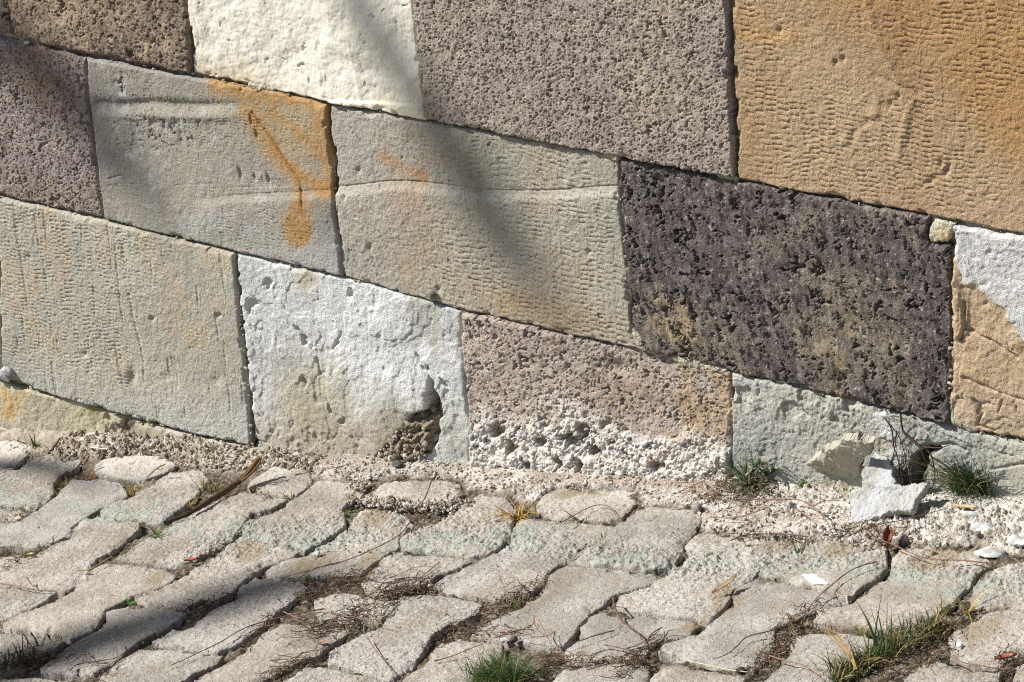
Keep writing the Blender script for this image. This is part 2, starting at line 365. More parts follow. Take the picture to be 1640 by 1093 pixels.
def r_tooled(u, v, x, y, d):
    m = np.clip(.25+ss(640, 760, x), 0, 1)*ss(-.5, .2, fbm(u*5, v*5, 2, 91)+.35)
    ridge = 303-12*np.exp(-((x-640)/80)**2)-3*np.exp(-((x-980)/60)**2)+8*ss(0, 1, (x-700)/120)*ss(1, 0, (x-850)/150)*.6
    h = undul(u, v, 90, .003, 4)-.0019*m*tool(u, v, .0175, .0086, 92)+grain(u, v, 93, .0005)+.0006*fbm(u*80, v*80, 3, 94)
    h = h+.0042*ss(0, 16, y-ridge)*ss(150, 20, y-ridge)-.0018*np.exp(-((y-ridge+1)/1.3)**2)
    h = h-.004*pits(u, v, .035, .3, .04, .1, 95)
    for (a, b) in ((942, 405), (592, 396), (574, 273), (553, 316), (700, 465)): h = h-.004*blob(x, y, a, b, 4, 6)
    h = h-.001*np.exp(-(segd(x, y, [(744, 305), (756, 360)])/1.6)**2)-.001*np.exp(-(segd(x, y, [(590, 395), (605, 440)])/1.6)**2)
    C = mixc(solid((182, 176, 161), u), (172, 169, 156), ss(-.5, .5, fbm(u*7, v*7, 3, 96)))
    C = mixc(C, (190, 186, 178), ss(780, 560, x)*.5)
    C = mixc(C, (200, 196, 184), np.exp(-((y-ridge-12)/9)**2)*.6)  # sunlight on the ridge's upward slope, painted as a paler band
    wv = 10*fbm(u*25, v*25, 3, 97)
    C = mixc(C, (192, 152, 116), np.clip(ss(18, 0, segd(x, y, [(612, 250), (660, 275), (672, 282)])+wv)*.8+blob(x, y, 664, 320, 30, 45)*.45, 0, 1))
    C = mixc(C, (178, 150, 112), np.clip(blob(x, y, 880, 500, 120, 30, 14)*.7+blob(x, y, 680, 410, 50, 60)*.3+ss(.1, .8, fbm(u*14, v*14, 3, 98))*.25, 0, 1))
    C = mixc(C, (120, 84, 56), blob(x, y, 896, 528, 14, 6, 20)*.9)
    C = mixc(C, (140, 132, 114), ss(.35, .8, fbm(u*120, v*120, 3, 99))*.4)
    return h, C
def r_dark(u, v, x, y, d):
    U2 = u*math.cos(.55)+v*math.sin(.55); V2 = -u*math.sin(.55)+v*math.cos(.55)
    h = undul(u, v, 101, .004, 6)+.0036*fbm(U2*70, V2*26, 4, 102)+.0010*fbm(U2*190, V2*90, 2, 103)
    p = pits(U2, V2, .022, .5, .12, .34, 104, .8, 1.8); h = h-.012*p-.010*pits(u, v, .042, .4, .1, .26, 105, .7)-.0036*pits(U2, V2, .009, .5, .2, .5, 106, .7, 1.7)
    t = fbm(u*10, v*10, 4, 107)+.9*blob(x, y, 1110, 530, 100, 50, 10)+.35*blob(x, y, 1300, 470, 140, 100)-.8*blob(x, y, 1080, 360, 90, 90)-.6*ss(1430, 1500, x)
    C = mixc(solid((98, 89, 87), u), (120, 111, 99), ss(-.35, .4, t+.5*fbm(U2*80, V2*30, 3, 108)))
    C = mixc(C, (150, 133, 104), ss(.5, 1.1, t-.3*blob(x, y, 1300, 470, 150, 110)+.5*fbm(U2*70, V2*30, 3, 109)))
    C = mixc(C, (76, 66, 66), ss(.0, .6, fbm(u*50, v*50, 3, 110))*.65*ss(.6, .1, t))
    C = mixc(C, (172, 162, 158), ss(.72, .9, fbm(u*240, v*240, 2, 111))*.7)
    return h, C
def r_right(u, v, x, y, d):
    bl = [(1523, 440), (1545, 490), (1575, 520), (1625, 570), (1700, 600)]
    edge = (x-1523)*.9-(y-425)+26*fbm(u*16, v*16, 4, 121)        # >0 : white side
    wm = ss(-4, 4, edge)
    h = flake(u, v, 10, 153, .0018)+undul(u, v, 120, .004, 5)+grain(u, v, 122, .0006)+.001*fbm(u*80, v*80, 3, 123)+.0025*wm
    h = h+.002*fbm(u*14, v*14, 3, 124)*(1-wm)
    for L_, a, w_ in (([(1546, 482), (1547, 525), (1538, 545)], .008, 2.2), ([(1550, 527), (1590, 545), (1630, 572)], .005, 1.8), ([(1545, 603), (1580, 620), (1640, 640)], .004, 2), ([(1560, 640), (1575, 660), (1565, 680), (1590, 690)], .006, 2.2), ([(1600, 660), (1606, 640)], .004, 2)):
        h = h-a*np.exp(-((segd(x, y, L_)+2*vn(u*70, v*70, 125))/w_)**2)
    h = h+.006*ss(8, -2, sdf(x, y, [(1524, 440), (1546, 480), (1547, 530), (1530, 540), (1524, 500)]))
    h = h-.003*blob(x, y, 1578, 488, 5, 4)-.002*blob(x, y, 1580, 455, 8, 5)-.0035*pits(u, v, .03, .5, .1, .3, 126, .7)*ss(610, 650, y)
    C = mixc(solid((198, 176, 142), u), (192, 168, 136), ss(-.4, .5, fbm(u*12, v*12, 3, 127)))
    C = mixc(C, (196, 174, 152), ss(600, 650, y)*.7)
    C = mixc(C, (212, 213, 213), wm); C = mixc(C, (190, 192, 196), wm*ss(0, .6, fbm(u*18, v*18, 3, 128))*.6)
    C = mixc(C, (150, 118, 74), ss(.3, .8, fbm(u*60, v*60, 3, 129))*.35*(1-wm))
    return h, C
def r_left_tooled(u, v, x, y, d):
    m = ss(360, 200, x+.35*(y-350))*ss(-.7, .1, fbm(u*5, v*5, 2, 131)+.3)*ss(640, 560, y+.25*x*0)
    m = np.clip(m+.75*ss(22, 14, np.hypot((x-318), (y-540)*.8))+.75*ss(16, 8, segd(x, y, [(182, 560), (200, 610)]))+.6*ss(9, 4, np.hypot(x-152, (y-626)*.7)), 0, 1)
    h = undul(u, v, 130, .004, 4)-.0018*m*tool(u, v, .0125, .0076, 132)+grain(u, v, 133, .0005)+.0006*fbm(u*70, v*70, 3, 134)
    h = h-.0012*ss(.55, .8, fbm(u*80, v*9, 3, 135))
    h = h-.0016*np.exp(-((segd(x, y, [(208, 470), (216, 510), (228, 560), (232, 580)])+vn(u*60, v*60, 2))/1.6)**2)
    for (a, b, rx, ry, A) in ((212, 605, 7, 13, .007), (138, 566, 5, 5, .004), (351, 505, 4, 4, .006), (245, 510, 4, 4, .004), (347, 609, 8, 8, .003), (268, 603, 8, 6, .002), (48, 410, 4, 4, .003)): h = h-A*blob(x, y, a, b, rx, ry)
    h = h-.005*pits(u, v, .03, .5, .1, .3, 136, .7)*ss(-.02, -.004, d)*ss(600, 680, y)
    C = mixc(solid((188, 184, 168), u), (180, 177, 164), ss(-.4, .5, fbm(u*7, v*7, 3, 137)))
    o = ss(.0, .7, fbm(u*16, v*8, 3, 138)+.9*blob(x, y, 70, 500, 60, 110)+.7*blob(x, y, 90, 390, 80, 40)+.6*blob(x, y, 30, 345, 90, 20, 12)+.5*blob(x, y, 340, 410, 60, 16, 14)-.35)
    C = mixc(C, (194, 170, 138), o*.42)
    for (a, b, rx, ry) in ((318, 538, 22, 27), (190, 585, 13, 30), (152, 626, 9, 13)): C = mixc(C, (196, 178, 144), ss(1.25, .7, np.hypot((x-a)/rx, (y-b)/ry)+.3*vn(u*50, v*50, 3))*.6)
    C = mixc(C, (198, 199, 199), ss(560, 700, y-.1*(x-200))*.6)
    C = mixc(C, (150, 148, 136), blob(x, y, 212, 618, 9, 16)*.6+ss(.4, .8, fbm(u*90, v*90, 2, 139))*.3)
    return h, C
NOTCH = [(684, 588), (694, 606), (703, 640), (708, 668), (702, 700), (690, 728), (640, 742), (596, 742), (612, 716), (640, 690), (655, 664), (680, 655), (683, 640)]
def r_whitegrey(u, v, x, y, d):
    h = flake(u, v, 13, 143, .0016)+undul(u, v, 140, .005, 4)+.0008*fbm(u*30, v*22, 3, 141)+grain(u, v, 142, .0004)+.0006*fbm(u*110, v*110, 2, 143)
    fl = ss(.15, .5, fbm(u*26, v*20, 3, 144)); h = h-.0016*fl*ss(-.2, .3, fbm(u*6, v*6, 2, 145))
    for L_ in ([(468, 523), (492, 548), (500, 556)], [(533, 517), (545, 535), (532, 560)], [(505, 575), (510, 600)], [(617, 572), (614, 592)], [(702, 600), (716, 622)], [(665, 568), (684, 600)], [(482, 606), (492, 632)], [(520, 640), (528, 662)]):
        h = h-.0065*np.exp(-(np.maximum(segd(x, y, L_)+3.0*fbm(u*70, v*70, 3, 146), 0)/1.5)**2)*ss(14, 4, segd(x, y, L_))
    for (a, b, r_) in ((428, 452, 8), (402, 490, 8), (490, 548, 7), (546, 674, 6), (560, 470, 5)): h = h-.006*ss(1.2, .3, np.hypot((x-a)/r_, (y-b)/r_/1.4)+.7*fbm(u*90, v*90, 3, 156))
    h = h-.003*ss(.1, .6, fbm(u*60, v*60, 3, 147))*ss(660, 720, y)*ss(620, 560, x)
    nd = sdf(x, y, NOTCH)+4*fbm(u*50, v*50, 3, 148); nm = ss(1, -4, nd)
    lip = blob(x, y, 640, 640, 70, 70)*.006*ss(-6, 6, nd); h = h+lip*ss(696, 684, x)
    w1, w2, wi = worley(u*85+.5*vn(u*90, v*90, 6), v*85+.5*vn(u*90, v*90, 8), 149); rough = .016*np.clip(.85-w1, 0, 1)*(.25+wi)+.008*fbm(u*40, v*40, 3, 150)+.004*vn(u*230, v*230, 151)
    h = h*(1-nm)+(-.046+rough*1.5+.036*ss(650, 690, y)*ss(704, 684, x))*nm
    C = mixc(solid((214, 217, 218), u), (195, 198, 199), ss(-.3, .6, fbm(u*12, v*12, 3, 151)))
    C = mixc(C, (234, 236, 238), ss(.0, .6, fbm(u*22, v*18, 3, 152))*.6)
    C = mixc(C, (176, 172, 154), ss(.1, .7, fbm(u*16, v*5, 4, 155))*.5)
    C = mixc(C, (184, 176, 150), np.clip(blob(x, y, 485, 650, 60, 80)*.9+blob(x, y, 490, 445, 20, 25)*.9+blob(x, y, 620, 690, 80, 50)*.6, 0, 1))
    C = mixc(C, (168, 152, 128), ss(640, 720, y-.0*x+12*fbm(u*40, v*40, 3, 153))*.55*ss(700, 600, x))
    C = mixc(C, (172, 176, 160), blob(x, y, 728, 700, 26, 45)*.6)
    C = mixc(C, (146, 134, 116), nm)
    return h, C
def r_pink(u, v, x, y, d):
    lo = ss(-18, 22, y-(656+.12*(x-755)-22*np.exp(-((x-930)/70)**2)+26*ss(1040, 1150, x))+38*fbm(u*14, v*14, 4, 161))
    h = undul(u, v, 160, .005, 6)+.0012*fbm(u*60, v*60, 3, 162)+.0007*fbm(u*170, v*170, 2, 163)
    h = h-.0065*pits(u, v, .012, .5, .14, .36, 164, .6)-.010*pits(u, v, .03, .38, .1, .27, 165, .6)-.003*pits(u, v, .0052, .55, .2, .5, 166)
    # salt-bitten lower part, cavernous
    F1, F2, ID = worley(u*200+.6*vn(u*120, v*120, 7), v*200+.6*vn(u*120, v*120, 8), 167)
    salt = .0030*(.8-F1)*(.2+ID)+.0032*fbm(u*90, v*90, 4, 168)-.02*pits(u, v, .030, .5, .16, .40, 169, .9)*np.clip(ss(1060, 980, x)+.3, 0, 1)-.007*pits(u, v, .013, .5, .2, .42, 158, .7)+.006
    cav = np.zeros(x.shape)
    for (a, b, rx, ry) in ((878, 672, 8, 10), (912, 700, 15, 13), (936, 688, 14, 10), (960, 722, 11, 9), (896, 740, 9, 10), (932, 744, 10, 8), (1000, 690, 10, 7), (850, 742, 7, 8), (975, 676, 14, 7), (820, 712, 7, 12), (868, 706, 7, 6), (1060, 742, 10, 7), (800, 690, 8, 10)): cav = np.maximum(cav, ss(1.3, .4, np.hypot((x-a)/rx, (y-b)/ry)*1.1+.9*fbm(u*80, v*80, 3, 157)))
    h = h*(1-lo)+(h*.4+salt+.006*ss(700, 760, y)-.013*cav)*lo
    h = h-.01*blob(x, y, 985, 590, 22, 12, 20)-.006*blob(x, y, 940, 700, 14, 16)-.006*blob(x, y, 795, 540, 4, 6)
    C = mixc(solid((186, 173, 163), u), (172, 156, 148), ss(-.3, .6, fbm(u*9, v*9, 3, 170)))
    C = mixc(C, (180, 156, 122), ss(.0, .7, fbm(u*12, v*12, 3, 171)+1.3*ss(1010, 1120, x)-.55)*.85)
    C = mixc(C, (158, 136, 112), blob(x, y, 1000, 630, 80, 40)*.6)
    C = mixc(C, (206, 178, 160), ss(.2, .9, fbm(u*90, v*90, 3, 172))*.5); C = mixc(C, (116, 100, 88), ss(.3, .9, fbm(u*70, v*70, 3, 173))*.45)
    C = mixc(C, (220, 216, 210), lo*.92); C = mixc(C, (150, 134, 110), lo*cav*.8); C = mixc(C, (176, 162, 144), lo*ss(.2, .8, fbm(u*40, v*40, 3, 174))*.3)
    return h, C
def r_greybase(u, v, x, y, d):
    h = flake(u, v, 14, 183, .0014)+undul(u, v, 180, .005, 5)+.0004*fbm(u*50, v*50, 3, 181)+.0006*fbm(u*260, v*260, 2, 182)-.0012*ss(.3, .5, fbm(u*35, v*25, 3, 183))
    h = h+.0006*fbm(u*300, v*300, 2, 192)-.006*ss(.15, .45, fbm(u*38, v*38, 4, 184))*np.clip(blob(x, y, 1200, 630, 40, 25)+blob(x, y, 1330, 660, 80, 30, 10)+blob(x, y, 1300, 640, 60, 20), 0, 1)
    hd = sdf(x, y, [(1456, 752), (1462, 728), (1480, 716), (1506, 720), (1486, 736), (1476, 765), (1478, 790), (1496, 812), (1480, 850), (1450, 850)])+4*fbm(u*50, v*50, 3, 185)
    hm = ss(3, -6, hd); h = h*(1-hm)+(-.035+.008*fbm(u*60, v*60, 3, 186))*hm
    h = h-.005*np.exp(-((segd(x, y, [(1478, 716), (1520, 712), (1545, 722)])+2*vn(u*60, v*60, 3))/2.5)**2)-.003*np.exp(-((segd(x, y, [(1590, 752), (1640, 742)])+2*vn(u*60, v*60, 4))/2)**2)
    h = h-.003*np.exp(-(segd(x, y, [(1500, 690), (1580, 720), (1640, 735)])/2)**2)*vn(u*40, v*40, 5)
    C = mixc(solid((182, 182, 171), u), (172, 174, 168), ss(-.3, .5, fbm(u*9, v*9, 3, 187)))
    C = mixc(C, (172, 174, 172), ss(1330, 1240, x)*ss(640, 700, y)*.7)
    wm = np.clip(ss(20, 0, segd(x, y, [(1410, 670), (1420, 705), (1440, 735)])+10*fbm(u*40, v*40, 3, 188)), 0, 1)
    C = mixc(C, (218, 220, 224), wm*.9)
    C = mixc(C, (200, 199, 192), ss(.1, .6, fbm(u*24, v*24, 3, 189))*.35)
    C = mixc(C, (170, 160, 128), ss(0, .7, fbm(u*20, v*20, 3, 190))*ss(690, 770, y)*.45+blob(x, y, 1400, 715, 70, 12)*.4)
    C = mixc(C, (92, 80, 64), hm*.85)
    return h, C
def r_yellow(u, v, x, y, d):
    h = undul(u, v, 200, .004, 6)+.0012*fbm(u*60, v*60, 3, 201)+grain(u, v, 202, .0005)-.006*ss(.0, .5, fbm(u*45, v*45, 3, 203))*ss(140, 175, x)
    C = mixc(solid((198, 191, 160), u), (190, 183, 160), ss(-.4, .5, fbm(u*10, v*10, 3, 204)))
    C = mixc(C, (214, 172, 104), ss(20, 2, segd(x, y, [(-10, 625), (20, 640), (10, 665)])+12*fbm(u*20, v*20, 3, 205))*.75)
    C = mixc(C, (216, 180, 110), ss(12, 3, segd(x, y, [(40, 625), (20, 670)]))*.4)
    C = mixc(C, (128, 128, 52), blob(x, y, 148, 660, 14, 8)*.8)
    return h, C
def r_sliver(u, v, x, y, d):
    h = undul(u, v, 210, .003, 8)+.001*fbm(u*70, v*70, 3, 211)
    return h, mixc(solid((196, 192, 178), u), (180, 172, 150), ss(-.2, .6, fbm(u*20, v*20, 3, 212)))

BLOCKS = [
 ([(-420, -330), (-60, -290), (6, -20), (17, 59), (0, 56), (-420, -30)], r_brown, M_TUFF, 'sliver of brown porous stone at the top left corner of the photo', dict(rim=.006, rag=.002)),
 ([(-4, -300), (290, -300), (299, 0), (306, 120), (160, 92), (17, 59), (8, 0)], r_brown, M_TUFF, 'brown porous stone block left of the cream white block, in the top course', dict(rim=.006, rag=.002)),
 ([(284, -300), (640, -300), (660, 0), (668, 90), (681, 194), (535, 166), (380, 135), (306, 119), (300, 0)], r_white, M_LIME, 'creamy white lumpy block in the top course', dict(rim=.0035)),
 ([(640, -300), (1150, -300), (1166, 0), (1170, 120), (1178, 286), (985, 251), (850, 225), (681, 193), (668, 90), (660, 0)], r_purple, M_TUFF, 'large finely pitted purple grey block between the white and the ochre blocks', dict(rim=.004, rag=.0018)),
 ([(1156, -300), (2100, -300), (2100, 475), (1640, 377), (1520, 353), (1350, 322), (1181, 288), (1174, 120), (1170, 0)], r_ochre, M_SMOOTH, 'big ochre sandstone block with comb chisel marks at the top right', dict(rim=.004)),
 ([(-420, -30), (0, 60), (137, 92), (148, 200), (165, 352), (0, 315), (-420, 225)], r_purple2, M_TUFF, 'purple brown pitted block at the left edge, beside the rust stained block', dict(rim=.007, rag=.002)),
 ([(138, 92), (300, 122), (450, 150), (525, 167), (527, 215), (536, 260), (534, 300), (541, 370), (549, 444), (380, 405), (270, 378), (165, 352), (150, 200)], r_rust, M_SMOOTH, 'grey block with a long orange rust stain that ends in a drop', dict(rim=.0045)),
 ([(529, 168), (680, 195), (850, 226), (987, 252), (992, 330), (1002, 430), (1012, 530), (1035, 564), (900, 535), (735, 497), (640, 471), (550, 445), (542, 370), (536, 300), (538, 255), (529, 215)], r_tooled, M_SMOOTH, 'greyish beige block in the middle with fine comb marks and a level ridge line', dict(rim=.004)),
 ([(989, 254), (1180, 289), (1350, 322), (1488, 348), (1486, 386), (1521, 392), (1523, 520), (1521, 682), (1350, 640), (1170, 597), (1035, 564), (1013, 528), (1003, 430), (994, 330)], r_dark, M_DARK, 'dark purple black volcanic block with tan patches and deep holes', dict(rim=.005, rag=.0022)),
 ([(1527, 362), (1640, 378), (2100, 475), (2100, 795), (1640, 708), (1560, 692), (1521, 682), (1521, 600), (1524, 520)], r_right, M_SMOOTH, 'block at the right edge, half whitish grey and half peeling cream stone', dict(rim=.006, rag=.002)),
 ([(-420, 225), (-12, 313), (-4, 450), (2, 605), (-420, 520)], r_left_tooled, M_SMOOTH, 'grey block cut off by the left edge of the photo below the pitted purple block', {}),
 ([(-10, 314), (165, 353), (270, 379), (376, 406), (384, 520), (396, 620), (403, 716), (300, 693), (205, 668), (60, 626), (4, 606), (-2, 450)], r_left_tooled, M_SMOOTH, 'pale grey block with faint orange tinges and small tooled patches, lower left', dict(rim=.005)),
 ([(378, 407), (550, 446), (640, 471), (737, 499), (741, 600), (753, 690), (756, 790), (402, 790), (404, 716), (396, 620), (386, 520)], r_whitegrey, M_SMOOTH, 'cracked whitish grey block with a dark broken hole at its foot', dict(rim=.004)),
 ([(738, 500), (900, 536), (1035, 565), (1168, 597), (1171, 690), (1171, 830), (757, 800), (754, 690), (742, 600)], r_pink, M_TUFF, 'pink pitted block with a white salt eaten foot', dict(rim=.004, rag=.0018)),
 ([(1170, 598), (1350, 641), (1521, 684), (1640, 710), (2100, 802), (2100, 940), (1172, 840), (1172, 690)], r_greybase, M_SMOOTH, 'low grey green block behind the fallen flakes, bottom right course', dict(rim=.004)),
 ([(-420, 520), (2, 610), (60, 628), (130, 646), (196, 668), (190, 700), (192, 760), (-420, 760)], r_yellow, M_SMOOTH, 'yellowish base stone at the lower left corner of the wall', dict(rim=.006, rag=.002)),
 ([(212, 674), (300, 695), (400, 718), (400, 770), (212, 760)], r_sliver, M_SMOOTH, 'thin strip of pale base stone just above the ground left of the cracked block', dict(rim=.004)),
]
for i, (poly, rec, mat, lab, kw) in enumerate(BLOCKS):
    k = dict(sp=.00155, gap=.0007, rim=.004, depth=.05, seed=i*13+5, dense=DW, base=.0018*math.sin(i*2.4)+(.003 if i == 3 else 0), corner=0, chips=.0045)
    k.update(kw)
    k['sp'] = .0013 if mat in (M_TUFF, M_DARK) or rec in (r_ochre, r_tooled, r_left_tooled) else .0015
    o = plate('stone_block', WALL, poly, rec, mat, parent=wall, **k); o['label'] = lab
# the wall carried on outside the picture, coarser
def r_plain(c1, c2, s):
    return lambda u, v, x, y, d: (undul(u, v, s, .006, 6)+.0015*fbm(u*40, v*40, 3, s+1), mixc(solid(c1, u), c2, ss(-.4, .5, fbm(u*8, v*8, 3, s+2))))
for j, (u0, u1, v0, v1, c1, c2) in enumerate([(-2.25, -1.615, .33, .8, (170, 160, 148), (150, 138, 126)), (-2.5, -1.615, .04, .327, (186, 180, 160), (170, 164, 148)), (-2.2, -1.615, -.28, .037, (160, 140, 120), (140, 124, 110)), (-2.5, -1.615, -.9, -.283, (184, 178, 156), (168, 160, 140)),
      (1.56, 2.2, .55, 1.1, (176, 168, 150), (160, 150, 134)), (1.56, 2.4, .10, .547, (184, 178, 168), (168, 160, 148)), (1.56, 2.3, -.3, .097, (150, 138, 126), (136, 126, 118))]):
    pp = [WALL.to_px(np.array(a), np.array(b)) for a, b in ((u0, v0), (u1, v0), (u1, v1), (u0, v1))]
    plate('stone_block', WALL, [(float(p[0]), float(p[1])) for p in pp], r_plain(c1, c2, 900+j*7), M_SMOOTH, sp=.008, coarse=.012, gap=.001, rim=.006, depth=.05, seed=900+j, parent=wall, corner=0, dense=(-9, 9, -9, 9))
# the mortar core behind the block faces
def core_recipe(u, v):
    h = -.013+.004*fbm(u*30, v*30, 3, 300)+.003*fbm(u*110, v*110, 2, 301)
    C = mixc(solid((124, 112, 96), u), (168, 158, 140), ss(-.1, .6, fbm(u*14, v*14, 3, 302)))
    return h, C
us = axis(-2.4, 2.2, -1.25, .96, .003, .03); vs = axis(-.8, 1.15, -.5, .74, .004, .03)
U, V_ = np.meshgrid(us, vs); h, C = core_recipe(U, V_)
px, py = WALL.to_px(U, V_)
h = h-.07*ss(16, 2, sdf(px, py, NOTCH))-.06*ss(16, 2, sdf(px, py, [(1400, 700), (1520, 700), (1520, 880), (1400, 880)]))
I = np.arange(U.size).reshape(U.shape)
nf = U.size
Wc = WALL.world(U, V_, h).reshape(-1, 3); Wb = WALL.world(U, V_, np.full(U.shape, -.35)).reshape(-1, 3)
Q = np.stack([I[:-1, :-1], I[:-1, 1:], I[1:, 1:], I[1:, :-1]], -1).reshape(-1, 4)
br = []
for e in (I[0, :], I[:, -1], I[-1, ::-1], I[::-1, 0]):
    br.append(np.stack([e[:-1], e[:-1]+nf, e[1:]+nf, e[1:]], -1))
o = mesh_obj('mortar_core', np.concatenate([Wc, Wb]), np.concatenate([Q, Q[:, ::-1]+nf]+br), np.concatenate([C.reshape(-1, 3)]*2), M_MORT, wall)
# pointing mortar that still sits in some joints
def mort_recipe(c1, c2, a=.0025, s=0):
    def f(u, v, x, y, d):
        h = a*fbm(u*45, v*45, 3, 310+s)+.001*fbm(u*150, v*150, 2, 311+s)-.003*pits(u, v, .012, .3, .1, .3, 312+s)
        return h, mixc(solid(c1, u), c2, ss(-.3, .5, fbm(u*30, v*30, 3, 313+s)))
    return f
for j, (poly, c1, c2, b, lab) in enumerate([
    ([(1484, 350), (1530, 356), (1524, 366), (1519, 392), (1500, 388), (1484, 388)], (206, 186, 142), (196, 192, 170), -.001, 'cream mortar corner above the dark volcanic block'),
    ([(1164, 262), (1180, 284), (1182, 294), (1165, 290), (1120, 278), (1150, 270)], (176, 168, 142), (160, 150, 126), -.002, None),
    ([(955, 236), (985, 238), (992, 252), (985, 262), (960, 250)], (186, 176, 146), (176, 164, 130), -.003, None),
    ([(1000, 520), (1018, 530), (1040, 545), (1035, 562), (1100, 576), (1165, 592), (1160, 600), (1090, 588), (1010, 562), (990, 545)], (196, 190, 168), (184, 178, 158), -.003, 'greyish cream mortar smeared under the corner of the dark block'),
    ([(986, 300), (996, 310), (1002, 360), (998, 380), (990, 360)], (184, 176, 150), (170, 160, 138), -.006, None),
    ([(1520, 630), (1530, 655), (1545, 680), (1570, 696), (1530, 690), (1519, 676)], (164, 170, 152), (150, 156, 140), -.002, 'greenish mortar wedge under the peeling cream block'),
    ([(540, 300), (550, 330), (553, 380), (554, 440), (546, 444), (538, 380)], (184, 180, 170), (168, 162, 150), -.003, None),
    ([(388, 600), (396, 640), (404, 690), (406, 720), (396, 716), (388, 670)], (160, 146, 128), (130, 118, 102), -.006, None),
    ([(392, 132), (420, 136), (438, 142), (434, 148), (400, 144)], (196, 188, 170), (180, 176, 160), -.001, None),
    ([(530, 158), (560, 164), (600, 172), (598, 178), (545, 172)], (214, 208, 192), (200, 192, 172), -.002, None)]):
    o = plate('mortar_patch', WALL, poly, mort_recipe(c1, c2, s=j*5), M_MORT, sp=.0015, gap=0, rim=.003, depth=.02, rag=.003, ragf=50, seed=400+j, base=b, parent=wall, corner=1)
    if lab: o['label'] = lab

# crumbs of old pointing in the joints
def _joint():
    import bmesh
    bm = bmesh.new(); bmesh.ops.create_icosphere(bm, subdivisions=1, radius=1)
    V = np.array([v.co[:] for v in bm.verts]); F_ = np.array([[v.index for v in f.verts] for f in bm.faces]); bm.free()
    r = np.random.default_rng(77); VV = []; FF = []; CC = []; n = 0
    for _ in range(620):
        P = BLOCKS[r.integers(len(BLOCKS))][0]; k = r.integers(len(P)); p, q = np.array(P[k], float), np.array(P[(k+1) % len(P)], float); t = r.random(); x, y = p*(1-t)+q*t
        if not (-40 < x < 1700 and -40 < y < 760) or fbm(np.array([x*.02]), np.array([y*.02]), 2, 78)[0] < -.05: continue
        a, b = WALL.px(x, y); s_ = .0009+.0026*r.random()**3
        W = V*(1+.25*r.normal(size=(len(V), 1)))*np.array([s_*r.uniform(.8, 2), s_, s_])+WALL.world(a, b, -.004+.0035*r.random())
        VV.append(W); FF.append(F_+n); n += len(V); CC.append(np.repeat(lin(np.array((176, 166, 146))*r.uniform(.75, 1.1))[None], len(V), 0))
    o = mesh_obj('pointing_mortar', np.concatenate(VV), np.concatenate(FF), np.concatenate(CC), M_MORT, wall, smooth=False); o['kind'] = 'stuff'
_joint()

